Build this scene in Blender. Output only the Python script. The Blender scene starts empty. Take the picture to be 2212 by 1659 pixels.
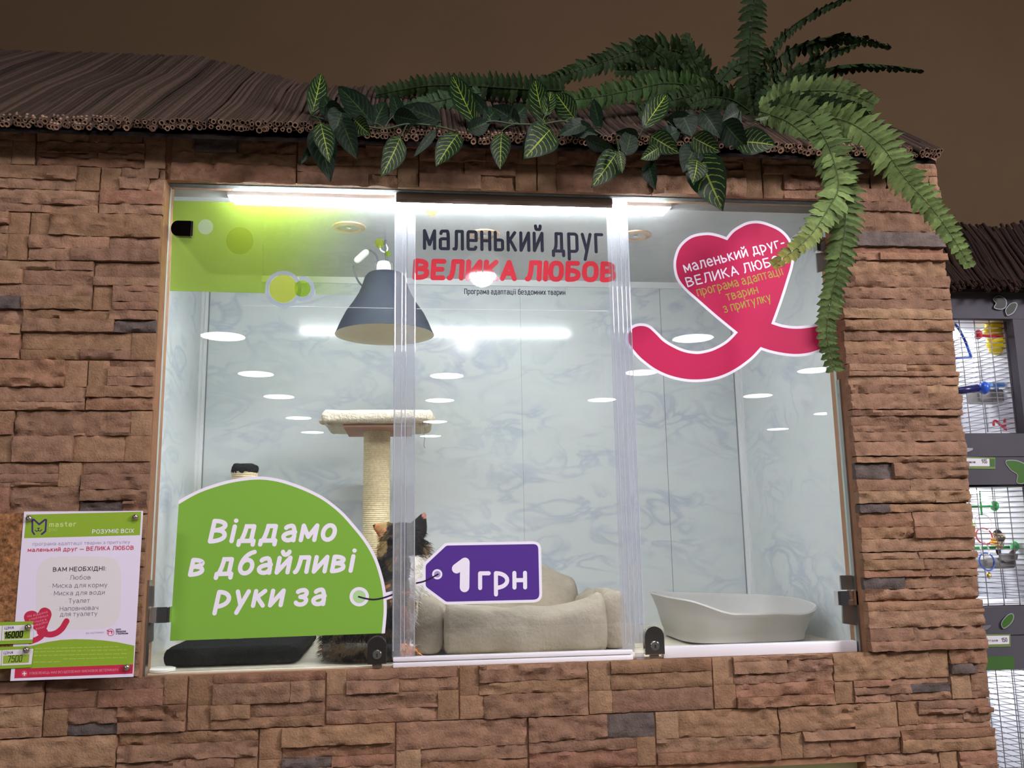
import bpy, bmesh, math, random
from mathutils import Vector, Matrix, noise
C = bpy.context
COL = C.scene.collection
PI = math.pi
# ------------------------------------------------------------------ camera
Z0 = 1.28                      # height of the enclosure floor above the shop floor
CAM = Vector((0.5359, -1.9745, Z0 + 0.2714))
YAW, PITCH, ROLL, FPX, IW, IH = 0.1190, 0.1685, -0.0170, 1907.3, 2212.0, 1659.0
_f = Vector((math.sin(YAW)*math.cos(PITCH), math.cos(YAW)*math.cos(PITCH), math.sin(PITCH)))
_r0 = Vector((math.cos(YAW), -math.sin(YAW), 0)); _u0 = _r0.cross(_f)
_r = math.cos(ROLL)*_r0 + math.sin(ROLL)*_u0
_u = -math.sin(ROLL)*_r0 + math.cos(ROLL)*_u0
cd = bpy.data.cameras.new('camera'); cam = bpy.data.objects.new('camera', cd); COL.objects.link(cam)
cd.sensor_width = 36.0; cd.lens = FPX/IW*36.0; cd.clip_start = 0.05; cd.clip_end = 100
cam.matrix_world = Matrix(((_r.x, _u.x, -_f.x, CAM.x), (_r.y, _u.y, -_f.y, CAM.y), (_r.z, _u.z, -_f.z, CAM.z), (0, 0, 0, 1)))
C.scene.camera = cam
# ------------------------------------------------------------------ exposure, world, main lights
vs = C.scene.view_settings
vs.view_transform = 'Standard'; vs.look = 'None'; vs.gamma = 1; vs.use_curve_mapping = False; vs.exposure = 0.0
C.scene.cycles.transparent_max_bounces = 24
C.scene.cycles.max_bounces = 10
C.scene.cycles.diffuse_bounces = 5
wd = bpy.data.worlds.new('shop_air'); C.scene.world = wd; wd.use_nodes = True
wd.node_tree.nodes['Background'].inputs[0].default_value = (1.0, 0.94, 0.92, 1)
wd.node_tree.nodes['Background'].inputs[1].default_value = 0.05

def area(name, loc, target, sx, sy, power, col):
    d = bpy.data.lights.new(name, 'AREA'); d.shape = 'RECTANGLE'; d.size = sx; d.size_y = sy; d.energy = power; d.color = col
    o = bpy.data.objects.new(name, d); COL.objects.link(o); o.location = loc
    o.rotation_euler = (Vector(target) - Vector(loc)).to_track_quat('-Z', 'Y').to_euler(); return o
area('added_light_right', (4.2, -2.5, 3.2), (1.5, 0, 1.2), 1.0, 0.6, 150, (1.0, 0.95, 0.98))  # this light and the next two are added out of view to brighten the facade
area('added_light_left', (-2.3, -3.0, 3.2), (0.2, 0, 1.4), 0.7, 0.35, 34, (1.0, 0.95, 0.98))
area('added_light_front', (1.0, -1.75, 3.70), (0.8, -0.1, 1.0), 1.6, 0.4, 42, (1.0, 0.95, 0.98))

# ------------------------------------------------------------------ pixel <-> place helpers
def ray(px, py):
    d = _f*FPX + _r*(px - IW/2) - _u*(py - IH/2); return d.normalized()
def at(px, py, Y):
    d = ray(px, py); return CAM + d*((Y - CAM.y)/d.y)
def atz(px, py, Z):
    d = ray(px, py); return CAM + d*((Z - CAM.z)/d.z)
def atx(px, py, X):
    d = ray(px, py); return CAM + d*((X - CAM.x)/d.x)
def s2l(c):
    return tuple(((v/255.0)/12.92 if v/255.0 <= 0.04045 else ((v/255.0 + 0.055)/1.055)**2.4) for v in c)

# ------------------------------------------------------------------ materials
def newmat(name):
    m = bpy.data.materials.new(name); m.use_nodes = True; nt = m.node_tree; nt.nodes.clear(); return m, nt
def nd(nt, t, **kw):
    n = nt.nodes.new(t)
    for k, v in kw.items():
        if k == 'inp':
            for a, b in v.items(): n.inputs[a].default_value = b
        else: setattr(n, k, v)
    return n
def mat(name, col, rough=0.6, metal=0.0, noi=None, bump=None, emis=None, spec=0.5, attr=False, coat=0.0):
    """col is linear rgb; noi=(scale, amount) mottles the colour; bump=(scale, strength, distance)"""
    m, nt = newmat(name); L = nt.links
    out = nd(nt, 'ShaderNodeOutputMaterial'); b = nd(nt, 'ShaderNodeBsdfPrincipled'); L.new(b.outputs[0], out.inputs[0])
    b.inputs['Base Color'].default_value = (*col, 1); b.inputs['Roughness'].default_value = rough
    b.inputs['Metallic'].default_value = metal; b.inputs['Specular IOR Level'].default_value = spec
    b.inputs['Coat Weight'].default_value = coat
    tc = nd(nt, 'ShaderNodeTexCoord')
    src = None
    if attr:
        a = nd(nt, 'ShaderNodeAttribute', attribute_name='Col'); src = a.outputs['Color']
    if noi:
        n = nd(nt, 'ShaderNodeTexNoise', inp={'Scale': noi[0], 'Detail': 6.0, 'Roughness': 0.65}); L.new(tc.outputs['Object'], n.inputs['Vector'])
        mr = nd(nt, 'ShaderNodeMapRange', inp={1: 0.3, 2: 0.7, 3: 1.0 - noi[1], 4: 1.0 + noi[1]}); L.new(n.outputs[0], mr.inputs[0])
        mx = nd(nt, 'ShaderNodeMix', data_type='RGBA', blend_type='MULTIPLY'); mx.inputs[0].default_value = 1.0
        if src: L.new(src, mx.inputs[6])
        else: mx.inputs[6].default_value = (*col, 1)
        L.new(mr.outputs[0], mx.inputs[7]); src = mx.outputs[2]
    if src: L.new(src, b.inputs['Base Color'])
    if bump:
        n2 = nd(nt, 'ShaderNodeTexNoise', inp={'Scale': bump[0], 'Detail': 5.0, 'Roughness': 0.6}); L.new(tc.outputs['Object'], n2.inputs['Vector'])
        bp = nd(nt, 'ShaderNodeBump', inp={'Strength': bump[1], 'Distance': bump[2]}); L.new(n2.outputs[0], bp.inputs['Height']); L.new(bp.outputs[0], b.inputs['Normal'])
    if emis:
        b.inputs['Emission Color'].default_value = (*emis[0], 1); b.inputs['Emission Strength'].default_value = emis[1]
    return m

# ------------------------------------------------------------------ mesh builder
class M:
    def __init__(s): s.v = []; s.f = []; s.c = []; s.uv = []; s.hasc = False; s.hasuv = False
    def add(s, vs_, fs, col=None, uvs=None):
        o = len(s.v); s.v += [Vector(p) for p in vs_]
        for i, f in enumerate(fs):
            s.f.append([k + o for k in f]); s.c.append(col)
            s.uv.append([uvs[k] for k in f] if uvs else None)
        if col is not None: s.hasc = True
        if uvs: s.hasuv = True
    def box(s, a, b, col=None):
        (x0, y0, z0), (x1, y1, z1) = a, b
        s.add([(x0,y0,z0),(x1,y0,z0),(x1,y1,z0),(x0,y1,z0),(x0,y0,z1),(x1,y0,z1),(x1,y1,z1),(x0,y1,z1)],
              [(0,3,2,1),(4,5,6,7),(0,1,5,4),(1,2,6,5),(2,3,7,6),(3,0,4,7)], col)
    def rbox(s, a, b, r=0.004, seg=2, col=None, mtx=None):
        bm = bmesh.new(); bmesh.ops.create_cube(bm, size=1)
        c = [(a[i]+b[i])/2 for i in range(3)]; d = [abs(b[i]-a[i]) for i in range(3)]
        for v in bm.verts: v.co = Vector((v.co.x*d[0], v.co.y*d[1], v.co.z*d[2]))
        r = min(r, min(d)*0.49)
        bmesh.ops.bevel(bm, geom=bm.edges[:], offset=r, segments=seg, profile=0.5, affect='EDGES')
        bm.verts.index_update()
        T = Matrix.Translation(c) @ (mtx or Matrix())
        s.add([T @ v.co for v in bm.verts], [[v.index for v in f.verts] for f in bm.faces], col); bm.free()
    def tube(s, path, rad, n=8, caps=True, col=None, closed=False):
        path = [Vector(p) for p in path]; k = len(path)
        rad = rad if isinstance(rad, (list, tuple)) else [rad]*k
        rings = []; prev = None
        for i, p in enumerate(path):
            if closed: t = path[(i+1) % k] - path[i-1]
            else: t = path[min(i+1, k-1)] - path[max(i-1, 0)]
            t.normalize()
            if prev is None:
                up = Vector((0,0,1)) if abs(t.z) < 0.9 else Vector((1,0,0)); a = t.cross(up).normalized()
            else:
                a = prev - t*prev.dot(t)
                a = a.normalized() if a.length > 1e-6 else t.cross(Vector((0.3,0.5,0.8))).normalized()
            prev = a; b = t.cross(a)
            rings.append([p + (a*math.cos(2*PI*j/n) + b*math.sin(2*PI*j/n))*rad[i] for j in range(n)])
        V = [q for r in rings for q in r]; F = []
        for i in range(k if closed else k-1):
            for j in range(n):
                i2 = (i+1) % k
                F.append((i*n+j, i*n+(j+1)%n, i2*n+(j+1)%n, i2*n+j))
        if caps and not closed: F.append(list(range(n))[::-1]); F.append([(k-1)*n+j for j in range(n)])
        s.add(V, F, col)
    def lathe(s, prof, c, n=32, axis='Z', col=None, mtx=None, capstart=False, capend=False):
        V = []; F = []
        for (r, h) in prof:
            for j in range(n):
                a = 2*PI*j/n; p = Vector((r*math.cos(a), r*math.sin(a), h))
                if axis == 'Y': p = Vector((p.x, -p.z, p.y))
                if mtx: p = mtx @ p
                V.append(Vector(c) + p)
        for i in range(len(prof)-1):
            for j in range(n): F.append((i*n+j, i*n+(j+1)%n, (i+1)*n+(j+1)%n, (i+1)*n+j))
        if capstart: F.append(list(range(n))[::-1])
        if capend: F.append([(len(prof)-1)*n+j for j in range(n)])
        s.add(V, F, col)
    def ball(s, c, r, n=12, col=None):
        rr = r if isinstance(r, (list, tuple)) else (r, r, r); V = []; F = []; m = n//2
        for i in range(m+1):
            th = PI*i/m
            for j in range(n):
                ph = 2*PI*j/n; V.append(Vector(c) + Vector((rr[0]*math.sin(th)*math.cos(ph), rr[1]*math.sin(th)*math.sin(ph), rr[2]*math.cos(th))))
        for i in range(m):
            for j in range(n): F.append((i*n+j, (i+1)*n+j, (i+1)*n+(j+1)%n, i*n+(j+1)%n))
        s.add(V, F, col)
    def prism(s, pts, th, col=None):
        """flat outline in a y = const plane (front face towards -y), thickness th behind it"""
        P = [Vector(p) for p in pts]; k = len(P)
        ar = sum(P[i].x*P[(i+1)%k].z - P[(i+1)%k].x*P[i].z for i in range(k))
        if ar < 0: P.reverse()
        B = [p + Vector((0, th, 0)) for p in P]
        s.add(P + B, [list(range(k)), list(range(2*k-1, k-1, -1))] + [(i, i+k, (i+1)%k+k, (i+1)%k) for i in range(k)], col)
    def build(s, name, m, parent=None, smooth=False, sub=0, angle=None):
        me = bpy.data.meshes.new(name); off = parent.location.copy() if parent is not None else Vector()
        p = parent.parent if parent is not None else None
        while p is not None: off += p.location; p = p.parent
        me.from_pydata([tuple(v - off) for v in s.v], [], s.f); me.materials.append(m)
        if s.hasc:
            ca = me.color_attributes.new('Col', 'FLOAT_COLOR', 'CORNER'); i = 0
            for pl, c in zip(me.polygons, s.c):
                c = c or (0.5, 0.5, 0.5)
                for li in pl.loop_indices: ca.data[li].color = (*c, 1)
        if s.hasuv:
            ul = me.uv_layers.new(name='UVMap')
            for pl, u in zip(me.polygons, s.uv):
                if u:
                    for li, q in zip(pl.loop_indices, u): ul.data[li].uv = q
        if smooth:
            for pl in me.polygons: pl.use_smooth = True
        if angle: 
            for pl in me.polygons: pl.use_smooth = True
            me.set_sharp_from_angle(angle=math.radians(angle))
        o = bpy.data.objects.new(name, me); COL.objects.link(o)
        if parent is not None: o.parent = parent
        if sub:
            md = o.modifiers.new('subdivision', 'SUBSURF'); md.levels = sub; md.render_levels = sub
        return o
def thing(name, loc, label, cat, group=None):
    o = bpy.data.objects.new(name, None); COL.objects.link(o); o.location = loc; o.empty_display_size = 0.05
    o['label'] = label; o['category'] = cat
    if group: o['group'] = group
    return o
def tag(o, label, cat, group=None):
    o['label'] = label; o['category'] = cat
    if group: o['group'] = group
    return o
def struct(o):
    o['kind'] = 'structure'; return o
def catmull(pts, n=8, closed=False):
    P = [Vector(p) if len(p) == 3 else Vector((p[0], p[1], 0)) for p in pts]; k = len(P); out = []
    rng = range(k if closed else k-1)
    for i in rng:
        g = (lambda j: P[j % k]) if closed else (lambda j: P[max(0, min(k-1, j))])
        p0, p1, p2, p3 = g(i-1), g(i), g(i+1), g(i+2)
        for t in range(n):
            t /= n
            out.append(0.5*((2*p1) + (p2-p0)*t + (2*p0-5*p1+4*p2-p3)*t*t + (3*p1-p0-3*p2+p3)*t*t*t))
    if not closed: out.append(P[-1])
    return out
def offset2(pts, d):
    """offset a closed pixel outline by d pixels (positive outwards)"""
    P = [Vector((p[0], p[1])) for p in pts]; k = len(P)
    ar = sum(P[i].x*P[(i+1)%k].y - P[(i+1)%k].x*P[i].y for i in range(k)); sg = 1 if ar > 0 else -1
    out = []
    for i in range(k):
        a = (P[i]-P[i-1]); b = (P[(i+1)%k]-P[i])
        if a.length < 1e-6 or b.length < 1e-6: out.append(P[i]); continue
        a.normalize(); b.normalize(); na = Vector((a.y, -a.x))*sg; nb = Vector((b.y, -b.x))*sg
        n = na + nb
        if n.length < 1e-3: n = na
        n.normalize(); c = max(0.35, n.dot(na)); out.append(P[i] + n*(d/c))
    return out
# ------------------------------------------------------------------ stroke lettering
# strokes ';' separated; '~' = rounded corner, '@' = closed. x-height is 1 for small letters, capitals 1.4
G = {
'а':'.06,.86 ~.12,1 ~.7,1 .7,0;.7,.56 ~0,.56 ~0,0 ~.7,0 .7,.3', 'б':'~0,0 ~.76,0 ~.76,.92 ~0,.92@;0,.46 ~0,1.32 .72,1.46',
'в':'0,0 0,1 ~.62,1 ~.62,.53 0,.53;.3,.53 ~.7,.53 ~.7,0 0,0', 'г':'0,0 0,1 .56,1', 'д':'0,-.26 0,0 .92,0 .92,-.26;.1,0 ~.26,.3 .28,1 .76,1 .76,0',
'е':'.68,.12 ~.6,0 ~0,0 ~0,1 ~.72,1 .72,.5 0,.5', 'з':'0,.88 ~.08,1 ~.6,1 ~.6,.53 .22,.53;.22,.53 ~.66,.53 ~.66,0 ~.05,0 0,.14',
'и':'0,1 0,0 .7,1 .7,0', 'й':'0,1 0,0 .7,1 .7,0;.14,1.42 ~.18,1.22 ~.52,1.22 .56,1.42', 'к':'0,0 0,1;.6,1 .06,.5;.16,.58 .64,0',
'л':'0,0 ~.2,0 .22,1 .74,1 .74,0', 'м':'0,0 0,1 .44,.22 .88,1 .88,0', 'н':'0,0 0,1;.7,0 .7,1;0,.5 .7,.5', 'о':'~0,0 ~.76,0 ~.76,1 ~0,1@',
'п':'0,0 0,1 .7,1 .7,0', 'р':'0,-.45 0,1 ~.74,1 ~.74,0 0,0', 'с':'.66,.86 ~.6,1 ~0,1 ~0,0 ~.6,0 .66,.14', 'т':'0,1 .7,1;.35,1 .35,0',
'у':'0,1 .38,.03;.72,1 .2,-.45', 'х':'0,0 .66,1;0,1 .66,0', 'ц':'0,1 0,0 .7,0 .7,1;.7,0 .88,0 .88,-.26', 'ь':'0,1 0,0 ~.64,0 ~.64,.56 0,.56',
'і':'.04,0 .04,1;.04,1.4 .05,1.4', 'ї':'.14,0 .14,1;-.04,1.4 -.03,1.4;.31,1.4 .32,1.4', 'ю':'0,0 0,1;0,.5 .32,.5;~.32,0 ~1,0 ~1,1 ~.32,1@',
'я':'.7,0 .7,1 ~.05,1 ~.05,.44 .7,.44;.34,.44 .02,0', 'ч':'0,1 ~0,.42 .7,.42;.7,1 .7,0', 'ж':'0,0 .4,.5 0,1;.4,0 .4,1;.8,0 .4,.5 .8,1',
'щ':'0,1 0,0 .84,0 .84,1;.42,0 .42,1;.84,0 1,0 1,-.26', 'є':'.66,.86 ~.6,1 ~0,1 ~0,0 ~.6,0 .66,.14;0,.5 .5,.5',
'А':'0,0 .46,1.4 .92,0;.2,.45 .72,.45', 'Б':'.72,1.4 0,1.4 0,0 ~.8,0 ~.8,.78 0,.78', 'Е':'.74,1.4 0,1.4 0,0 .74,0;0,.72 .64,.72',
'Р':'0,0 0,1.4 ~.8,1.4 ~.8,.58 0,.58', 'У':'0,1.4 .42,.5;.84,1.4 ~.36,0 .1,0', 'Є':'.8,1.1 ~.76,1.4 ~0,1.4 ~0,0 ~.76,0 .8,.3;0,.7 .6,.7', 'І':'.04,0 .04,1.4',
'0':'~0,0 ~.7,0 ~.7,1.4 ~0,1.4@', '1':'0,1.05 .36,1.4 .36,0', '5':'.66,1.4 .06,1.4 .03,.8 ~.7,.86 ~.7,0 ~.02,0 0,.2', '6':'.6,1.4 ~0,1.3 ~0,0 ~.7,0 ~.7,.76 0,.76',
'7':'0,1.4 .7,1.4 .24,0', '9':'.06,0 ~.7,.1 ~.7,1.4 ~0,1.4 ~0,.62 .7,.62', '3':'0,1.4 .64,1.4 .26,.82 ~.7,.82 ~.7,0 ~.05,0 0,.16',
'm':'0,0 0,1;0,.7 ~.05,1 ~.48,1 .48,0;.48,.7 ~.53,1 ~.96,1 .96,0', 'a':'.06,.86 ~.12,1 ~.7,1 .7,0;.7,.56 ~0,.56 ~0,0 ~.7,0 .7,.3',
's':'.58,.88 ~.5,1 ~0,1 ~0,.52 ~.62,.52 ~.62,0 ~.08,0 0,.14', 't':'.2,1.35 ~.2,0 .5,0;0,1 .46,1', 'e':'.68,.12 ~.6,0 ~0,0 ~0,1 ~.72,1 .72,.5 0,.5', 'r':'0,0 0,1;0,.6 ~.05,1 .45,1',
'Z':'0,1.4 .8,1.4 0,0 .8,0', '-':'0,.5 .4,.5', '—':'0,.5 1.1,.5', ':':'.04,.1 .05,.1;.04,.9 .05,.9', '!':'.04,.45 .04,1.4;.04,.02 .05,.02', '·':'.04,.5 .05,.5', '+':'0,.5 .8,.5;.4,.1 .4,.9'}
for lo in 'вгдзиклмнопстхцьюячщжй':
    up = lo.upper()
    if up not in G:
        st = []
        for stroke in G[lo].split(';'):
            cl = stroke.endswith('@'); q = []
            for t in stroke.rstrip('@').split():
                tl = t.startswith('~'); x, y = t.lstrip('~').split(','); q.append(('~' if tl else '') + '%.3f,%.3f' % (float(x)*1.22, float(y)*1.4))
            st.append(' '.join(q) + ('@' if cl else ''))
        G[up] = ';'.join(st)
G['O'] = G['О']

def stroke_path(stroke, rnd):
    cl = stroke.endswith('@'); T = stroke.rstrip('@').split()
    P = [(t.startswith('~'), Vector([float(c) for c in t.lstrip('~').split(',')])) for t in T]; k = len(P)
    out = []      # list of (point, sharp)
    for i, (r, p) in enumerate(P):
        if not r or (not cl and i in (0, k-1)): out.append((p, True)); continue
        ra, a = P[i-1]; rb, b = P[(i+1) % k]
        la = (a-p).length*(0.5 if ra else 1.0); lb = (b-p).length*(0.5 if rb else 1.0)
        la *= rnd; lb *= rnd
        A = p + (a-p).normalized()*la; B = p + (b-p).normalized()*lb
        for j in range(7):
            t = j/6.0; c1 = A.lerp(p, 0.56); c2 = B.lerp(p, 0.56)
            out.append(((1-t)**3*A + 3*(1-t)**2*t*c1 + 3*(1-t)*t*t*c2 + t**3*B, False))
    return out, cl
def ribbon(m, pts, hw, tf, cl=False, sharp=None, cap=8):
    """flat ribbon of half width hw round 2-D pts; tf maps 2-D to place"""
    def step():     # every piece lies a few microns in front of the last, so no two are coplanar
        m.layer = (getattr(m, 'layer', 0) + 1) % 40; return Vector((0, -3.0e-6*m.layer, 0))
    P = []; S = []
    for i, p in enumerate(pts):
        if not P or (p - P[-1]).length > 1e-5: P.append(p); S.append(bool(sharp and sharp[i]))
    if cl and len(P) > 2 and (P[0]-P[-1]).length < 1e-5: P.pop(); S.pop()
    k = len(P)
    def disc(p):
        n = cap*2; o_ = step(); m.add([tf(p + Vector((math.cos(2*PI*j/n), math.sin(2*PI*j/n)))*hw) + o_ for j in range(n)], [list(range(n))])
    L = []
    for i in range(k):
        a = P[i-1] if (cl or i > 0) else None; b = P[(i+1) % k] if (cl or i < k-1) else None
        da = (P[i]-a).normalized() if a is not None else None; db = (b-P[i]).normalized() if b is not None else None
        L.append((da, db))
    for i in range(k if cl else k-1):
        j = (i+1) % k; d = (P[j]-P[i]).normalized(); n0 = Vector((-d.y, d.x))
        def nn(q):
            da, db = L[q]
            if S[q] or da is None or db is None: return n0
            t = da + db
            if t.length < 1e-4: return n0
            t.normalize(); nv = Vector((-t.y, t.x)); c = nv.dot(n0); return nv/max(c, 0.5)
        a, b = nn(i), nn(j)
        o_ = step(); m.add([tf(P[i]-a*hw)+o_, tf(P[j]-b*hw)+o_, tf(P[j]+b*hw)+o_, tf(P[i]+a*hw)+o_], [(0,1,2,3)])
    for i in range(k):
        if (not cl and i in (0, k-1)) or S[i]: disc(P[i])
def lettering(m, txt, p0, p1, hpx, Y, wt=0.2, rnd=1.0, slant=0.0, gap=0.0, square=False):
    """writes txt from pixel p0 (baseline left) to p1 (baseline right) in the plane y = Y; hpx = height of a small x in pixels"""
    A = at(p0[0], p0[1], Y); B = at(p1[0], p1[1], Y); mid = ((p0[0]+p1[0])/2, (p0[1]+p1[1])/2)
    H = (at(mid[0], mid[1]-hpx, Y) - at(mid[0], mid[1], Y)).length
    ex = (B-A); W = ex.length; ex.normalize(); ez = Vector((-ex.z, 0, ex.x))
    h = wt/2.0
    # natural layout in x-height units
    x = h; items = []; sp = wt + 0.22 + gap
    for ch in txt:
        if ch == ' ': x += 0.5; continue
        g = G[ch]; mxx = 0
        for st in g.split(';'):
            for t in st.rstrip('@').split(): mxx = max(mxx, float(t.lstrip('~').split(',')[0]))
        items.append((g, x)); x += mxx + sp
    nat = x - sp + h
    sx = W/(nat*H)
    for g, gx in items:
        for st in g.split(';'):
            path, cl = stroke_path(st, rnd)
            def tf(q): 
                return A + ex*(q.x*H) + ez*(q.y*H)
            pts = [Vector(((p.x + gx)*sx + slant*(p.y), p.y*(1-wt*0.5) + h*0.5)) for p, s in path]
            ribbon(m, pts, h, tf, cl, [s for p, s in path])
def flat_shape(m, pts, Y, th=0.0004):
    m.prism([at(p[0], p[1], Y) for p in pts], th)
def disc_px(m, c, r, Y, n=32, th=0.0004):
    flat_shape(m, [(c[0]+r*math.cos(2*PI*j/n), c[1]+r*math.sin(2*PI*j/n)) for j in range(n)], Y, th)
def ring_px(m, c, r0, r1, Y, n=36):
    V = [at(c[0]+r*math.cos(2*PI*j/n), c[1]+r*math.sin(2*PI*j/n), Y) for r in (r1, r0) for j in range(n)]
    m.add(V, [(j, n+j, n+(j+1)%n, (j+1)%n) for j in range(n)])
def line_px(m, pts, wpx, Y, smooth=True):
    P = catmull(pts, 8) if smooth and len(pts) > 2 else [Vector((p[0], p[1], 0)) for p in pts]
    def tf(q): return at(q.x, q.y, Y)
    ribbon(m, [Vector((p.x, p.y)) for p in P], wpx/2.0, tf)
# ------------------------------------------------------------------ stone facade
rs = random.Random(5)
OX0, OX1, OZ0, OZ1 = 0.0005, 1.5535, -0.0045, 1.060     # window opening (z above enclosure floor)
YB = -0.045                                           # back of the stone cladding
TAN = [s2l(c) for c in ((172,138,112), (166,132,106), (178,145,118), (164,130,104), (170,134,109), (162,127,102))]
ROUGHC = [s2l(c) for c in ((163,128,108), (158,124,104), (168,134,112), (160,124,105), (156,122,104), (170,133,112), (160,122,100))]
REDC = [s2l(c) for c in ((164,124,104), (160,119,101), (166,127,107))]
GREYC = [s2l(c) for c in ((116,104,102), (110,100,100), (122,108,102), (108,98,98))]
wall = M()
def stone(x0, x1, z0, z1, dep, amp, col, fine=1.0):
    """one cast stone: chiselled front, wavy edges"""
    if x1 - x0 < 0.006 or z1 - z0 < 0.004: return
    g = 0.0003; x0 += g; x1 -= g; z0 += g; z1 -= g
    nx = max(2, int((x1-x0)/(0.008/fine))); nz = max(2, int((z1-z0)/(0.0055/fine)))
    sd = rs.uniform(0, 100); V = []; F = []; tilt = rs.uniform(-0.35, 0.35)*amp; tx = rs.uniform(-0.4, 0.4)*amp
    for j in range(nz+1):
        for i in range(nx+1):
            u = i/nx; w = j/nz; x = x0+(x1-x0)*u; z = z0+(z1-z0)*w
            e = min(u*(x1-x0), (1-u)*(x1-x0), w*(z1-z0), (1-w)*(z1-z0))
            nse = noise.noise(Vector((x*46, z*78, sd))) + 0.6*noise.noise(Vector((x*120, z*150, sd+9)))
            cell = noise.cell(Vector((x*34 + 2.2*noise.noise(Vector((x*20, z*20, sd))), z*52, sd)))
            y = dep + amp*(nse*0.75 + (cell-0.5)*0.55 + tilt*0 + (w-0.5)*tilt/amp*1.4 + (u-0.5)*tx/amp if amp else 0)
            if e < 0.003: y -= 0.0016*(1 - e/0.003)
            if 0 < i < nx and (j == 0 or j == nz): z += 0.0018*noise.noise(Vector((x*60, sd, j)))*(1 if amp > 0.002 else 0.3)
            if 0 < j < nz and (i == 0 or i == nx): x += 0.0012*noise.noise(Vector((z*60, sd, i)))
            V.append((x, YB - max(0.001, y), Z0 + z))
    W = nx+1
    for j in range(nz):
        for i in range(nx): F.append((j*W+i, j*W+i+1, (j+1)*W+i+1, (j+1)*W+i))
    # sides
    per = [i for i in range(W)] + [j*W+nx for j in range(1, nz+1)] + [nz*W+i for i in range(nx-1, -1, -1)] + [j*W for j in range(nz-1, 0, -1)]
    b0 = len(V)
    for q in per: V.append((V[q][0], YB + 0.004, V[q][2]))
    k = len(per)
    for a in range(k): F.append((per[a], b0+a, b0+(a+1)%k, per[(a+1)%k]))
    v = rs.uniform(0.92, 1.07); wall.add(V, F, tuple(c*v*k for c, k in zip(col, (0.74, 0.72, 0.675))))
def pick():
    r = rs.random()
    if r < 0.10: return rs.choice(REDC)
    if r < 0.115: return rs.choice(GREYC)
    if r < 0.34: return rs.choice(TAN)
    return rs.choice(ROUGHC)
def panel(x0, z0, w, h, clipx=None, blocks=True, fine=1.0, thick=0.0):
    """cast-stone tile: two halves, each with one flat end block and rows of split-face stones"""
    cx0, cx1 = clipx if clipx else (x0, x0+w)
    gap = 0.0014; z0 += gap*0.7; h -= gap*1.4; x0 += gap; w -= 2*gap; tone = rs.uniform(0.90, 1.10)
    def st(a, b, c, d, dep, amp, col):
        a = max(a, cx0); b = min(b, cx1); stone(a, b, c, d, dep, amp, tuple(k*tone for k in col), fine)
    grey_left = 1 if rs.random() < 0.8 else 0
    split = h*rs.uniform(0.44, 0.56)
    for half, (za, zb) in enumerate(((z0, z0+split), (z0+split, z0+h))):
        xa, xb = x0, x0+w
        if blocks:
            left = rs.random() < 0.5; bw = rs.uniform(0.040, 0.050)
            if rs.random() < 0.85:
                if left: st(xa, xa+bw, za, zb, 0.008, 0.0006, rs.choice(TAN)); xa += bw
                else: st(xb-bw, xb, za, zb, 0.008, 0.0006, rs.choice(TAN)); xb -= bw
        z = za; n = rs.choice((1, 2, 2, 2, 3)); hs = [rs.uniform(0.5, 1.6) for _ in range(n)]; tot = sum(hs)
        for q in hs:
            hh = (zb-za)*q/tot; x = xa; k = rs.choice((1, 1, 1, 2, 2)) if hh > 0.016 else rs.choice((1, 2))
            ws = [rs.uniform(0.5, 1.7) for _ in range(k)]; tw = sum(ws)
            for u in ws:
                ww = (xb-xa)*u/tw; col = pick()
                if grey_left and hh > 0.016 and 0.03 < ww < 0.10 and rs.random() < 0.28: col = rs.choice(GREYC); grey_left = 0
                st(x, x+ww, z, z+hh, rs.uniform(0.006, 0.019) + thick, rs.uniform(0.003, 0.0085), col); x += ww
            z += hh
PW, PH = 0.2735, 0.1080
XL, XR = -1.05, 1.827
LW = (0.62, 1.527, -0.83, -0.229)     # opening of the lower enclosure
def course(ztop, xs, xe, off, fine=1.0, h=PH, skip=None, blocks=True, thick=0.0):
    n0 = math.floor((xs-off)/PW); x = off + n0*PW
    while x < xe - 1e-6:
        a, b = max(x, xs), min(x+PW, xe)
        if b - a > 0.004:
            if skip and b > skip[0] and a < skip[1]:
                if a < skip[0]: panel(x, ztop-h, PW, h, (a, skip[0]), blocks, fine, thick)
                if b > skip[1]: panel(x, ztop-h, PW, h, (skip[1], b), blocks, fine, thick)
            else: panel(x, ztop-h, PW, h, (a, b), blocks, fine, thick)
        x += PW
# below the window
z = OZ0 + 0.006
for k in range(12):
    lowskip = (LW[0], LW[1]) if (z - PH*0.5 < LW[3] and z - PH*0.5 > LW[2]) else None
    h = PH if k else PH
    course(z, XL, XR, (0.097 if k % 2 == 0 else -0.034), 1.0 if k < 4 else 0.4, h, lowskip); z -= PH
# left of the window, right of it, and the band above
for k in range(10):
    z = OZ0 + 0.006 + PH*(k+1)
    course(z, XL, OX0, (-0.273 if k % 2 == 0 else -0.135))
    panel(OX1-0.003, z-PH, XR-OX1+0.003, PH, None, False, 1.0, 0.006)
course(OZ0+0.006+PH*10+0.105, XL, 0.002, -0.273, 1.0, 0.105)
course(OZ0+0.006+PH*10+0.105, 0.006, XR, 0.012, 1.0, 0.105+0.028)
m_stone = mat('cast_stone', (0.4, 0.3, 0.2), 0.9, attr=True, noi=(38, 0.28), bump=(210, 0.6, 0.005), spec=0.15)
ow = wall.build('wall_front', m_stone, angle=50); struct(ow)
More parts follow.
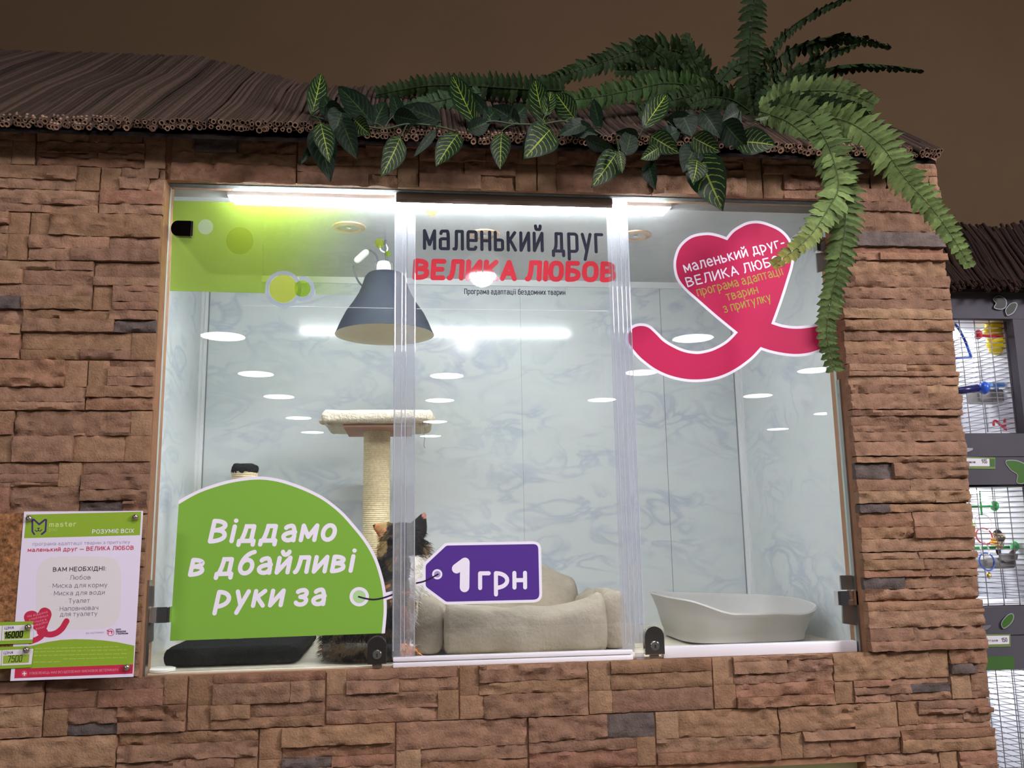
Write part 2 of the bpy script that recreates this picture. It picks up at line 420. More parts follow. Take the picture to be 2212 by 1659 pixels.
# masonry core behind the cladding, with plastered reveals round the openings
m_plaster = mat('tan_plaster', s2l((150,112,86)), 0.9, noi=(30, 0.16), bump=(90, 0.35, 0.003), spec=0.2)
core = M(); ZT = Z0 + 1.215
core.box((XL, YB, 0.0), (OX0, 0.03, ZT)); core.box((OX1, YB, 0.0), (XR-0.004, 0.03, ZT))
core.box((OX0, YB, Z0+OZ1), (OX1, 0.012, ZT)); core.box((OX0, YB, Z0+LW[3]), (OX1, 0.03, Z0+OZ0))
core.box((OX0, YB, 0.0), (LW[0], 0.03, Z0+LW[3])); core.box((LW[1], YB, 0.0), (OX1, 0.03, Z0+LW[3]))
core.box((LW[0], YB, 0.0), (LW[1], 0.03, Z0+LW[2]))
struct(core.build('wall_core', m_plaster))
side = M(); side.box((XR-0.03, 0.03, 0.0), (XR-0.004, 0.80, ZT)); side.box((XL, 0.03, 0.0), (XL+0.03, 0.80, ZT)); side.box((XL, 0.78, 0), (XR-0.004, 0.80, ZT))
struct(side.build('wall_side', m_plaster))
# slate-grey packing strip under the lintel, plaster band
m_slate = mat('slate_packing', s2l((92,98,98)), 0.8, noi=(60, 0.3))
sl = M(); sl.box((OX0+0.004, -0.026, Z0+OZ1-0.0018), (OX1-0.004, -0.006, Z0+OZ1))
struct(sl.build('trim_1', m_slate))
# ------------------------------------------------------------------ shop shell
m_brown = mat('brown_shop_wall', s2l((84,66,48)), 0.9, noi=(3, 0.05), spec=0.2)
bw = M(); bw.box((-6.5, 1.30, 0), (8.5, 1.42, 4.6)); struct(bw.build('wall_back', m_brown))
m_floor = mat('shop_floor_tile', s2l((150,140,130)), 0.35, noi=(4, 0.08))
fl = M(); fl.box((-6.5, -13.5, -0.1), (8.5, 1.42, 0.0)); struct(fl.build('floor', m_floor))
# ------------------------------------------------------------------ enclosure lining (marble-look panels)
def marble(name, base, vein, amt):
    m, nt = newmat(name); L = nt.links
    out = nd(nt, 'ShaderNodeOutputMaterial'); b = nd(nt, 'ShaderNodeBsdfPrincipled'); L.new(b.outputs[0], out.inputs[0])
    b.inputs['Roughness'].default_value = 0.11; b.inputs['Specular IOR Level'].default_value = 0.5
    tc = nd(nt, 'ShaderNodeTexCoord'); mp = nd(nt, 'ShaderNodeMapping'); mp.inputs['Rotation'].default_value = (0.2, 0.75, 0.1); mp.inputs['Scale'].default_value = (1.0, 1.0, 1.9)
    L.new(tc.outputs['Object'], mp.inputs[0])
    n1 = nd(nt, 'ShaderNodeTexNoise', inp={'Scale': 6.0, 'Detail': 5.0, 'Distortion': 1.2}); L.new(mp.outputs[0], n1.inputs['Vector'])
    r1 = nd(nt, 'ShaderNodeValToRGB'); e = r1.color_ramp.elements
    e[0].position = 0.44; e[0].color = (0, 0, 0, 1); e[1].position = 0.60; e[1].color = (0, 0, 0, 1)
    k = r1.color_ramp.elements.new(0.52); k.color = (1, 1, 1, 1); L.new(n1.outputs[0], r1.inputs[0])
    n2 = nd(nt, 'ShaderNodeTexNoise', inp={'Scale': 3.2, 'Detail': 3.0}); L.new(mp.outputs[0], n2.inputs['Vector'])
    r2 = nd(nt, 'ShaderNodeMapRange', inp={1: 0.36, 2: 0.60, 3: 0.0, 4: amt}); L.new(n2.outputs[0], r2.inputs[0])
    mu = nd(nt, 'ShaderNodeMath', operation='MULTIPLY'); L.new(r1.outputs[0], mu.inputs[0]); L.new(r2.outputs[0], mu.inputs[1])
    mx = nd(nt, 'ShaderNodeMix', data_type='RGBA'); mx.inputs[6].default_value = (*base, 1); mx.inputs[7].default_value = (*vein, 1); L.new(mu.outputs[0], mx.inputs[0])
    L.new(mx.outputs[2], b.inputs['Base Color']); return m
m_marble = marble('marble_panel', (0.70, 0.74, 0.755), (0.53, 0.59, 0.68), 1.0)
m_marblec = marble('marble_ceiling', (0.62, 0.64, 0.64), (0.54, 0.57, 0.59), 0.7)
m_white = mat('white_plastic', (0.80, 0.82, 0.84), 0.35)
m_seam = mat('dark_seam', (0.22, 0.24, 0.26), 0.7)
BX0, BX1, BY1, BZ1 = -0.077, 1.587, 0.70, 1.062
def shell(name, a, b, m): w = M(); w.box(a, b); return struct(w.build(name, m))
shell('wall_rear', (BX0-0.02, BY1, Z0-0.02), (BX1+0.02, BY1+0.02, Z0+BZ1+0.03), m_marble)
shell('wall_left', (BX0-0.02, 0.03, Z0-0.02), (BX0, BY1, Z0+BZ1+0.03), m_marble)
shell('wall_right', (BX1, 0.03, Z0-0.02), (BX1+0.02, BY1, Z0+BZ1+0.03), m_marble)
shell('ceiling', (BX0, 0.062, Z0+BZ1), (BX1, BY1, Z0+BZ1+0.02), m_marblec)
m_wood = mat('pale_wood_board', s2l((206,198,180)), 0.6, noi=(20, 0.1))
shell('floor_enclosure', (BX0, 0.013, Z0-0.03), (BX1, BY1, Z0-0.002), m_wood)
tr = M()
tr.box((BX0, BY1-0.006, Z0+BZ1-0.020), (BX1, BY1, Z0+BZ1)); tr.box((BX0, 0.03, Z0+BZ1-0.020), (BX0+0.006, BY1, Z0+BZ1)); tr.box((BX1-0.006, 0.03, Z0+BZ1-0.020), (BX1, BY1, Z0+BZ1))
for xx in (BX0, BX1-0.016): tr.box((xx, BY1-0.007, Z0), (xx+0.016, BY1, Z0+BZ1-0.020))
for xx in (BX0, BX1-0.007): tr.box((xx, BY1-0.024, Z0), (xx+0.007, BY1-0.007, Z0+BZ1-0.020))
struct(tr.build('trim_2', m_white))
sm = M()
for px, w_ in ((1437, 0.0007), (1128, 0.0003)):
    x = at(px, 900, BY1).x; sm.box((x-w_, BY1-0.0008, Z0), (x+w_, BY1, Z0+BZ1-0.02))
for xx in (BX0+0.0165, BX1-0.0185): sm.box((xx, BY1-0.0022, Z0), (xx+0.002, BY1, Z0+BZ1-0.02))
struct(sm.build('trim_3', m_seam))
# shallow lower enclosure with a pale green lit board
m_palegreen = mat('pale_green_board', s2l((214,222,170)), 0.5)
lo = M(); x0, x1, z0, z1 = LW
lo.box((x0-0.02, 0.40, Z0+z0), (x1+0.02, 0.42, Z0+z1+0.05)); lo.box((x0-0.02, 0.03, Z0+z1), (x1+0.02, 0.42, Z0+z1+0.02)); lo.box((x0-0.02, 0.03, Z0+z0-0.02), (x1+0.02, 0.42, Z0+z0))
lo.box((x0-0.02, 0.03, Z0+z0), (x0, 0.42, Z0+z1)); lo.box((x1, 0.03, Z0+z0), (x1+0.02, 0.42, Z0+z1))
lo.box((x0, -0.006, Z0+z1-0.10), (x1, 0.004, Z0+z1))
struct(lo.build('trim_4', m_palegreen))
shell('added_lid', (BX0, 0.012, Z0+BZ1+0.036), (BX1, 0.080, Z0+BZ1+0.046), m_white)  # unseen lid added over the ceiling slot so the strip light does not leak
# ------------------------------------------------------------------ reed thatch over the facade
def reed_mesh(m, xa, xb, eave, topf, slope, dia, rr, layers=2, col=(66,52,46), step=0.0078, yaw=0.0):
    """hollow reeds lying side by side up the slope"""
    x = xa; d = Vector((0, math.cos(slope), math.sin(slope))); nrm = Vector((0, -math.sin(slope), math.cos(slope)))
    while x < xb:
        for l in range(layers):
            xx = x + rr.uniform(-0.0025, 0.0025) + l*step*0.5
            r = dia*rr.uniform(0.36, 0.60); st = rr.uniform(-0.022, 0.014) + (0.010 if l else 0)
            ln = topf(xx) + rr.uniform(-0.010, 0.012)
            o = Vector((xx, eave[0], eave[1])) + d*st + nrm*(l*dia*0.75 + rr.uniform(-0.0015, 0.0015))
            v = rr.uniform(0.6, 1.25); c = tuple(q*v for q in s2l((66,52,44) if rr.random() < 0.8 else (50,39,32)))
            n = 7; a = Vector((1, 0, 0)); b = nrm; V = []; F = []
            bend = rr.uniform(-0.006, 0.006)
            rings = [(0.0, 0.62), (0.0, 1.0), (0.34, 1.0), (0.67, 1.0), (1.0, 1.0)]
            V += [o + d*0.012 + (a*math.cos(2*PI*j/n)+b*math.sin(2*PI*j/n))*r*0.6 for j in range(n)]
            for t, k in rings:
                p = o + d*(ln*t) + a*(bend*math.sin(PI*t) + yaw*ln*t) + nrm*(0.005*math.sin(t*9+xx*7))
                V += [p + (a*math.cos(2*PI*j/n)+b*math.sin(2*PI*j/n))*r*k for j in range(n)]
            for i in range(len(rings)):
                for j in range(n): F.append((i*n+j, i*n+(j+1)%n, (i+1)*n+(j+1)%n, (i+1)*n+j))
            F.append(list(range(n)))
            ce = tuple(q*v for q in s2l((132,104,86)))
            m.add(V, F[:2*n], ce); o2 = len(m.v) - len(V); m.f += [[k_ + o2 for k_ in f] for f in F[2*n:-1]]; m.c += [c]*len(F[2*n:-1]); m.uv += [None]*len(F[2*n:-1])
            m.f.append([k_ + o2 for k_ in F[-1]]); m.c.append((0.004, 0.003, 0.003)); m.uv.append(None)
        x += step*rr.uniform(0.85, 1.15)
rr = random.Random(11)
SL = math.radians(37.5)
m_reed = mat('dry_reed', (0.2, 0.15, 0.12), 0.85, attr=True, noi=(120, 0.25), spec=0.2)
def topf(x):
    if x < -0.1: return 0.90 + 0.02*math.sin(x*9)
    if x < 0.28: return 0.90 - (x+0.1)/0.38*0.36
    return 0.54 - 0.05*min(1, (x-0.28)/0.3) + 0.012*math.sin(x*17)
roof = thing('thatched_roof', (0.4, 0.2, Z0+1.3), 'long reed thatch canopy sloping back above the stone facade with cut reed ends at its eave', 'roof')
rm = M(); reed_mesh(rm, XL, 1.782, (-0.140, at(650, 284, -0.14).z), topf, SL, 0.0118, rr, 2); rm.build('reed_thatch', m_reed, roof, angle=60)
un = M()      # dark board carrying the reeds
d = Vector((0, math.cos(SL), math.sin(SL)))
p0 = Vector((0, -0.134, at(650, 284, -0.14).z-0.014))
xs_ = [XL + (1.775-XL)*i/40 for i in range(41)]
V = [];F = []
for x in xs_:
    for t in (0.0, topf(x)*0.97):
        for k in (0, 0.008):
            V.append(Vector((x, 0, 0)) + p0 + d*t + Vector((0, 0, -k)))
for i in range(40):
    a = i*4; b = a+4
    F += [(a, b, b+2, a+2), (a+1, a+3, b+3, b+1), (a, a+1, b+1, b), (a+2, b+2, b+3, a+3)]
F += [(0, 2, 3, 1), (160, 161, 163, 162)]
un.add(V, F)
m_darkboard = mat('dark_roof_board', (0.012, 0.009, 0.008), 0.95, spec=0.05)
un.build('roof_board', m_darkboard, roof)
# ------------------------------------------------------------------ glass materials
def glassmat(name, tint, haze, f0=0.042, dirt=True):
    m, nt = newmat(name); L = nt.links
    out = nd(nt, 'ShaderNodeOutputMaterial'); tr_ = nd(nt, 'ShaderNodeBsdfTransparent'); tr_.inputs[0].default_value = (*tint, 1)
    gl = nd(nt, 'ShaderNodeBsdfGlossy'); gl.inputs['Roughness'].default_value = 0.0
    lw = nd(nt, 'ShaderNodeLayerWeight'); lw.inputs[0].default_value = 0.5
    pw = nd(nt, 'ShaderNodeMath', operation='POWER'); pw.inputs[1].default_value = 5.0; L.new(lw.outputs['Facing'], pw.inputs[0])
    mr = nd(nt, 'ShaderNodeMapRange', inp={1: 0.0, 2: 1.0, 3: f0, 4: 1.0}); L.new(pw.outputs[0], mr.inputs[0])
    mx = nd(nt, 'ShaderNodeMixShader'); L.new(mr.outputs[0], mx.inputs[0]); L.new(tr_.outputs[0], mx.inputs[1]); L.new(gl.outputs[0], mx.inputs[2])
    last = mx
    if haze > 0:
        df = nd(nt, 'ShaderNodeBsdfDiffuse'); df.inputs[0].default_value = (0.85, 0.87, 0.9, 1)
        tl = nd(nt, 'ShaderNodeBsdfTranslucent'); tl.inputs[0].default_value = (0.9, 0.92, 0.96, 1)
        hm = nd(nt, 'ShaderNodeMixShader'); hm.inputs[0].default_value = 0.65; L.new(df.outputs[0], hm.inputs[1]); L.new(tl.outputs[0], hm.inputs[2])
        m2 = nd(nt, 'ShaderNodeMixShader'); L.new(last.outputs[0], m2.inputs[1]); L.new(hm.outputs[0], m2.inputs[2])
        if dirt:
            tc = nd(nt, 'ShaderNodeTexCoord'); mp = nd(nt, 'ShaderNodeMapping'); mp.inputs['Rotation'].default_value = (0, -0.55, 0); mp.inputs['Scale'].default_value = (2.0, 1, 7.0); L.new(tc.outputs['Object'], mp.inputs[0])
            n = nd(nt, 'ShaderNodeTexNoise', inp={'Scale': 2.0, 'Detail': 7.0, 'Roughness': 0.6, 'Distortion': 0.8}); L.new(mp.outputs[0], n.inputs['Vector'])
            r = nd(nt, 'ShaderNodeMapRange', inp={1: 0.38, 2: 0.72, 3: haze*0.25, 4: haze*1.6}); L.new(n.outputs[0], r.inputs[0]); L.new(r.outputs[0], m2.inputs[0])
        else: m2.inputs[0].default_value = haze
        last = m2
    L.new(last.outputs[0], out.inputs[0]); return m
m_glass = glassmat('smeared_glass', (0.985, 0.995, 0.99), 0.016)
m_seal = glassmat('clear_plastic_seal', (0.93, 0.93, 0.97), 0.20, 0.06, False)
m_sealrib = glassmat('clear_plastic_rib', (0.90, 0.91, 0.96), 0.42, 0.08, False)
m_edge = mat('green_glass_edge', (0.62, 0.74, 0.70), 0.15)
m_chrome = mat('chrome', (0.75, 0.75, 0.77), 0.08, 1.0)
m_steel = mat('dull_steel', (0.42, 0.42, 0.40), 0.32, 1.0)
m_black = mat('black_gap', (0.01, 0.01, 0.012), 0.6)
m_alu = mat('white_aluminium', (0.80, 0.79, 0.84), 0.35)
m_beige = mat('beige_rail', s2l((150,132,122)), 0.45)
YG0, YG1 = -0.004, 0.004          # front and back of the panes
GZ0, GZ1 = 0.003, 1.0585
XA, XB_, XC, XD = 0.002, 0.505, 1.032, 1.550
def pane(parent, x0, x1, z0=GZ0, z1=GZ1, name='glass_pane'):
    g = M(); g.box((x0, YG0, Z0+z0), (x1, YG1, Z0+z1)); g.build(name, m_glass, parent)
def pframe(name, kx):
    o = bpy.data.objects.new(name, None); COL.objects.link(o); o.location = (kx, 0, Z0); o.empty_display_size = 0.05; struct(o); return o
door_l = pframe('door_1', XA); win_c = pframe('window_1', (XB_+XC)/2); door_r = pframe('door_2', XD)
pane(door_l, XA, XB_-0.001); pane(win_c, XB_+0.001, XC-0.001, 0.012, 1.048); pane(door_r, XC+0.001, XD, 0.020)
e = M(); e.box((XA-0.0013, YG0, Z0+GZ0), (XA-0.0002, YG1, Z0+GZ1)); e.build('polished_edge', m_edge, door_l)
e = M(); e.box((XD+0.0002, YG0, Z0+GZ0), (XD+0.0025, YG1, Z0+GZ1)); e.build('polished_edge', m_edge, door_r)
# sealing strips along the two joints
def seal(parent, xa, xb, ribs, y=-0.0052):
    s_ = M(); s_.box((xa, y-0.0016, Z0+0.012 if parent is not door_r else Z0+0.03), (xb, y, Z0+1.054)); o = s_.build('seal_strip', m_seal, parent)
    for k, (rx, w) in enumerate(ribs):
        q = M(); q.tube([(rx, y-0.002, Z0+0.03), (rx, y-0.002, Z0+1.053)], w, 6); q.build('rib', m_sealrib, o)
def xg(px, py): return at(px, py, -0.005).x
seal(door_l, xg(852,700)-0.001, xg(878,700), [(xg(853,700), 0.0016), (xg(868,700), 0.0013), (xg(876,700), 0.0014)])
seal(win_c, xg(879,700), xg(897,700), [(xg(896,700), 0.0014)], -0.0056)
seal(win_c, xg(1322,700)-0.004, xg(1344,700), [(xg(1326,700), 0.0012), (xg(1336,700), 0.0012)])
seal(door_r, xg(1344.5,700), xg(1364,700), [(xg(1346,700), 0.0014), (xg(1355,700), 0.0011), (xg(1363,700), 0.0015)], -0.0056)
# rails
r_ = M(); r_.rbox((XB_+0.002, -0.012, Z0+1.043), (XC-0.012, 0.008, Z0+1.058), 0.002); r_.box((XB_+0.002, -0.009, Z0+1.036), (XC-0.012, -0.006, Z0+1.043)); r_.build('top_rail', m_beige, win_c, angle=40)
r_ = M(); r_.rbox((XB_+0.001, -0.012, Z0-0.0042), (XC-0.004, 0.008, Z0+0.006), 0.002); r_.rbox((XB_+0.001, -0.010, Z0+0.008), (XC-0.004, 0.008, Z0+0.017), 0.002); r_.build('bottom_rail', m_alu, win_c, angle=40)
r_ = M(); r_.rbox((XC+0.064, -0.011, Z0-0.0042), (XD-0.003, 0.009, Z0+0.021), 0.003); r_.build('bottom_rail', m_alu, door_r, angle=40)
r_ = M(); r_.box((XC+0.004, -0.014, Z0-0.004), (XC+0.020, 0.006, Z0+0.008)); r_.build('bottom_rail_clip', m_seal, door_r)
# hinges
m_darkmirror = mat('dark_polished_metal', (0.10, 0.075, 0.07), 0.12, 1.0)
def hinge(parent, px0, px1, py0, py1, m1, roundside, y0=-0.020):
    a = at(px0, py1, -0.005); b = at(px1, py0, -0.005); r = (b.z-a.z)/2; cz = (a.z+b.z)/2
    pts = []
    if roundside == 'L':
        pts = [Vector((b.x, y0, a.z)), Vector((b.x, y0, b.z))] + [Vector((a.x + r*0.8 - r*0.8*math.sin(PI*k/12), y0, cz + r*math.cos(PI*k/12))) for k in range(13)]
    else:
        pts = [Vector((a.x, y0, b.z)), Vector((a.x, y0, a.z))] + [Vector((b.x - r*0.5 + r*0.5*math.sin(PI*k/12), y0, cz - r*math.cos(PI*k/12))) for k in range(13)]
    h = M(); h.prism(pts, 0.013); o = h.build('hinge', m1, parent)
    e_ = M(); x_ = b.x if roundside == 'L' else a.x; s_ = 1 if roundside == 'L' else -1
    e_.rbox((min(x_, x_+s_*0.005), y0+0.001, a.z), (max(x_, x_+s_*0.005), 0.002, b.z), 0.001); e_.build('clamp_edge', m_chrome, o)
hinge(door_l, 372, 416, 482, 514, m_darkmirror, 'L'); hinge(door_l, 320, 366, 1310, 1345, m_chrome, 'L')
hinge(door_r, 1810, 1849, 1275, 1307, m_chrome, 'R'); hinge(door_r, 1764, 1785, 517, 545, m_chrome, 'R')
def plate(parent, pts, y, th, m, name='hinge_plate'):
    q = M(); q.prism([at(p[0], p[1], y) for p in pts], th); return q.build(name, m, parent)
plate(door_r, [(1815,1243),(1840,1243),(1844,1274),(1818,1274)], -0.010, 0.006, m_steel)
plate(door_r, [(1820,1307),(1848,1307),(1850,1351),(1822,1347)], -0.010, 0.006, m_steel)
plate(door_r, [(1764,547),(1785,545),(1788,582),(1767,588)], -0.010, 0.006, m_steel)
plate(door_l, [(327,1266),(333,1266),(332,1310),(325,1310)], -0.010, 0.006, m_steel)
plate(door_l, [(322,1345),(332,1345),(330,1385),(316,1392)], -0.010, 0.006, m_steel)
# metal channels in the jambs
ch = M(); ch.box((OX0+0.0003, -0.026, Z0-0.004), (OX0+0.0045, -0.006, Z0+0.19)); ch.build('jamb_channel', m_steel, door_l)
ch = M(); ch.box((OX1-0.0045, -0.020, Z0-0.004), (OX1-0.0003, -0.006, Z0+0.62)); ch.build('jamb_channel', m_steel, door_r)
# cam locks at the foot of the two doors
def lock(parent, cx, top, bot, half, m1):
    a = at(cx-half, bot, -0.006); b = at(cx+half, top, -0.006); r = (b.x-a.x)/2; xc = (a.x+b.x)/2; y0 = -0.022
    pts = [Vector((a.x, y0, a.z)), Vector((b.x, y0, a.z))] + [Vector((xc + r*math.cos(PI*k/16), y0, b.z - r + r*math.sin(PI*k/16))) for k in range(17)]
    q = M(); q.prism(pts, 0.018); bm_ = q.build('lock', m1, parent)
    bv = bm_.modifiers.new('bevel', 'BEVEL'); bv.width = 0.0018; bv.segments = 3; bv.limit_method = 'ANGLE'
    f = M(); f.lathe([(0.0, 0.0265), (0.0085, 0.0265), (0.0100, 0.0245), (0.0100, 0.0215)], (xc, 0, a.z+0.019), 24, 'Y'); f.build('lock_barrel', m_steel, bm_, angle=40)
    k_ = M(); k_.box((xc-0.0012, -0.0275, a.z+0.0145), (xc+0.0012, -0.0262, a.z+0.0215)); k_.ball((xc, -0.0268, a.z+0.0205), (0.0020, 0.0007, 0.0020)); k_.build('keyhole', m_black, bm_)
    t_ = M(); t_.rbox((xc-0.010, -0.016, a.z-0.009), (xc+0.010, -0.006, a.z-0.0005), 0.001); t_.build('lock_bolt', m_steel, bm_)
m_lockgrey = mat('grey_brushed_lock', (0.20, 0.19, 0.19), 0.25, 1.0)
lock(door_l, 815, 1371, 1433, 21, m_lockgrey); lock(door_r, 1410, 1351, 1413, 20, m_chrome)
# fine line of the clear film edge across the panes
fe = M(); a = at(525, 660, -0.0045); b = at(850, 666, -0.0045); fe.tube([a, b], 0.0005, 4); fe.build('film_edge', m_alu, door_l)
fe = M(); a = at(900, 667, -0.0045); b = at(1312, 672, -0.0045); fe.tube([a, b], 0.0005, 4); fe.build('film_edge', m_alu, win_c)
# strip lamp tucked above the glass
lamp = thing('led_strip_lamp', (0.7, 0.036, Z0+1.07), 'slim white strip lamp tucked behind the lintel above the glass', 'lamp')
lm = M(); lm.rbox((0.12, 0.018, Z0+1.0525), (1.175, 0.056, Z0+1.072), 0.002); lm.build('lamp_housing', m_alu, lamp)
m_led = mat('lit_led', (1, 1, 1), 0.5, emis=((0.93, 0.985, 1.0), 86.0))
lm = M(); lm.rbox((0.133, 0.022, Z0+1.040), (1.162, 0.050, Z0+1.052), 0.003); lm.build('led_diffuser', m_led, lamp)
# ------------------------------------------------------------------ stickers on the glass
YS = -0.0046       # sticker faces, just in front of the panes
def vinyl(name, rgb, rough=0.5): return mat(name, s2l(rgb), rough, spec=0.18)
v_white = vinyl('white_vinyl', (238,232,246)); v_green = vinyl('leaf_green_vinyl', (126,176,66)); v_purple = vinyl('purple_vinyl', (84,52,140))
v_pink = vinyl('raspberry_vinyl', (190,36,84)); v_navy = vinyl('navy_vinyl', (44,46,64)); v_red = mat('glossy_red_vinyl', s2l((206,50,66)), 0.4, spec=0.2, coat=1.0); v_olive = vinyl('olive_vinyl', (170,156,66))
v_pale = vinyl('pale_green_vinyl', (176,216,152)); v_lilac = vinyl('lilac_vinyl', (166,146,204)); v_dark = vinyl('dark_string_vinyl', (46,32,60))
def decal(name, c, label, cat='sticker', group=None): 
    p = at(c[0], c[1], YS); return thing(name, p, label, cat, group)
# green half-round slogan sticker
dg = decal('slogan_sticker', (600, 1380), 'big green half-round sticker with white slogan on the lower left glass pane')
arc = [(386,1081),(425,1060),(469,1044),(508,1034.5),(550,1029.5),(583,1031),(616,1038),(660,1054),(701,1075),(738,1104),(770,1139),(794,1170),(812,1202),(825,1239),(833,1277),(835.5,1318),(831.5,1368)]
A = [(p.x, p.y) for p in catmull(arc, 6)]
b_ = M(); flat_shape(b_, A + [(825,1368.5), (386,1090)], YS); o_border = b_.build('white_border', v_white, dg)
q = M(); inner = [(386,1089)] + [(x - (x-560)*0.0 , y) for x, y in [(p.x, p.y) for p in catmull([(x + dx, y + dy) for (x, y), dx, dy in zip(arc, (0.5,2,2.5,1.5,0,-0.6,-1.8,-3,-4,-4.6,-5.4,-5.9,-6.2,-6.5,-6.7,-6.8,-7), (8,6.2,6.2,6.4,6.6,6.6,6.4,5.8,5,4.4,3.8,3.0,2.4,1.6,1.0,0.3,0))], 6)]] + [(367,1384.5)]
flat_shape(q, inner, YS-0.00014); q.build('green_field', v_green, dg)
for txt, p0, p1 in (('Віддамо', (449,1172), (724,1168)), ('в дбайливі', (406,1244), (762,1235)), ('руки за', (462,1313), (702,1307))):
    t = M(); lettering(t, txt, p0, p1, 36, YS-0.0003, 0.265, 1.0, 0.16); o = t.build('lettering', v_white, dg)
q = M(); flat_shape(q, [(833,1280),(848,1276.5),(850.5,1291),(835,1296)], YS-0.0002); q.build('string_tab', v_white, dg)
q = M(); ring_px(q, (776,1289), 14, 21, YS-0.0003); q.build('ring', v_white, dg)
q = M(); disc_px(q, (776,1289), 14.2, YS-0.00028); q.build('ring_center', v_pale, dg)
q = M(); line_px(q, [(775,1289),(790,1293),(808,1295),(828,1291.5),(848,1284.5)], 3.6, YS-0.00045); q.build('string', v_dark, dg)
# purple price tag
dt = decal('price_tag_sticker', (1040, 1300), 'purple tag-shaped sticker reading one hryvnia on the middle glass pane')
def rcorner(p, a, b, r, n=6):
    p = Vector(p); A_ = p + (Vector(a)-p).normalized()*r; B_ = p + (Vector(b)-p).normalized()*r
    return [tuple(A_.lerp(p, t).lerp(p.lerp(B_, t), t)) for t in [i/n for i in range(n+1)]]
tagp = [(913.5,1218),(962,1172.5),(1168.5,1169),(1171.5,1301),(962,1306),(913.5,1270)]
rad = [8, 6, 18, 20, 6, 8]; T = []
for i, p in enumerate(tagp): T += rcorner(p, tagp[i-1], tagp[(i+1) % 6], rad[i])
q = M(); flat_shape(q, T, YS); q.build('white_border', v_white, dt)
q = M(); flat_shape(q, [(p.x, p.y) for p in offset2(T, -6.0)], YS-0.00014); q.build('purple_field', v_purple, dt)
q = M(); flat_shape(q, [(900,1251),(918,1248),(918,1262),(900,1266)], YS-0.0001); q.build('string_tab', v_white, dt)
q = M(); lettering(q, '1', (975,1274), (1014,1274), 49, YS-0.0003, 0.43, 1.0); q.build('numeral', v_white, dt)
q = M(); lettering(q, 'грн', (1033,1272.5), (1138.5,1271), 36, YS-0.0003, 0.25, 1.0); q.build('lettering', v_white, dt)
q = M(); ring_px(q, (944.5,1240.5), 7, 11, YS-0.0003); q.build('ring', v_white, dt)
q = M(); disc_px(q, (944.5,1240.5), 7.2, YS-0.00028); q.build('ring_center', v_lilac, dt)
q = M(); line_px(q, [(900,1259.5),(915,1256),(930,1249.5),(946,1240.5)], 3.4, YS-0.00045); q.build('string', v_dark, dt)
# raspberry heart with a tail swoosh
dh = decal('heart_sticker', (1580, 810), 'raspberry heart sticker with a curling ribbon tail and white edge on the right glass pane')
seg1 = [(1571,519),(1548,511),(1525,508),(1495,514),(1472,533),(1462,558),(1461,580),(1467,602),(1482,622),(1510,647),(1550,682),(1594,718)]
seg2 = [(1594,718),(1572,740),(1544,756),(1520,763),(1501,764.5),(1476,760),(1452,749.5),(1432,737),(1416,721),(1401,708),(1386,704),(1371,707),(1360,717),(1356,730),(1360,743),(1379,767),(1397,783),(1417,797),(1440,808),(1463,815),(1486,819),(1509,819.5),(1534,817),(1558,811),(1582,800),(1604,786),(1625,769),(1643,749.5)]
seg3 = [(1643,749.5),(1661,755.5),(1680,760),(1702,763.5),(1723,764.5),(1746,762),(1766,756),(1786,748),(1803,738)]
seg4 = [(1800,690),(1784,698),(1768,704),(1747,708),(1727,710),(1707,709.5),(1686,706),(1666,699.5)]
seg5 = [(1666,699.5),(1684,650),(1700,600),(1708,572),(1710,548),(1706,528),(1696,511),(1681,498),(1663,489.5),(1646,484),(1631,482.5),(1615,485),(1601,491.5),(1585,502),(1571,519)]
H_ = []
for s_ in (seg1, seg2, seg3, seg4, seg5): H_ += [(p.x, p.y) for p in catmull(s_, 5)][:-1] if s_ is not seg3 else [(p.x, p.y) for p in catmull(s_, 5)]
def clampx(pts, mx): return [(min(p[0], mx), p[1]) for p in pts]
q = M(); HB = [(min(p[0], 1799), p[1]) for p in H_]; ribbon(q, [Vector(p) for p in HB], 5.8, lambda t: at(min(t.x, 1803), t.y, YS), True); q.build('white_border', v_white, dh)
q = M(); flat_shape(q, H_, YS-0.00016); q.build('heart_field', v_pink, dh)
for txt, p0, p1, hp, mt, w in (('маленький друг-', (1480,589), (1697,532), 16, v_white, 0.19), ('ВЕЛИКА ЛЮБОВ', (1485,620), (1706,566), 14.6, v_white, 0.20),
                    ('програма адаптації', (1508,640), (1694,593), 14, v_olive, 0.15), ('тварин', (1571,650), (1639,633), 14, v_olive, 0.15), ('з притулку', (1565,676), (1667,650), 14, v_olive, 0.15)):
    t = M(); lettering(t, txt, p0, p1, hp, YS-0.0003, w, 1.0); t.build('lettering', mt, dh)
# title lettering on the middle pane
d1 = decal('title_lettering', (1109, 540), 'slim navy lettering at the top of the middle glass pane', 'lettering')
t = M(); lettering(t, 'маленький друг', (915,538), (1303,546), 41, YS, 0.165, 0.32, gap=0.12); t.build('letter_row', v_navy, d1)
d2 = decal('slogan_lettering', (1109, 604), 'fat red capital lettering below the slim navy title on the glass', 'lettering')
t = M(); lettering(t, 'ВЕЛИКА ЛЮБОВ', (891,602), (1329.5,607.5), 30.5, YS-0.0018, 0.35, 0.8, 0.06, gap=-0.08); t.build('letter_row', v_red, d2)
d3 = decal('subtitle_lettering', (1111, 636), 'tiny dark lettering line below the fat red slogan on the glass', 'lettering')
t = M(); lettering(t, 'Програма адаптації бездомних тварин', (1003,635), (1221,637), 8.2, YS, 0.19, 0.35, gap=0.06); t.build('letter_row', v_navy, d3)
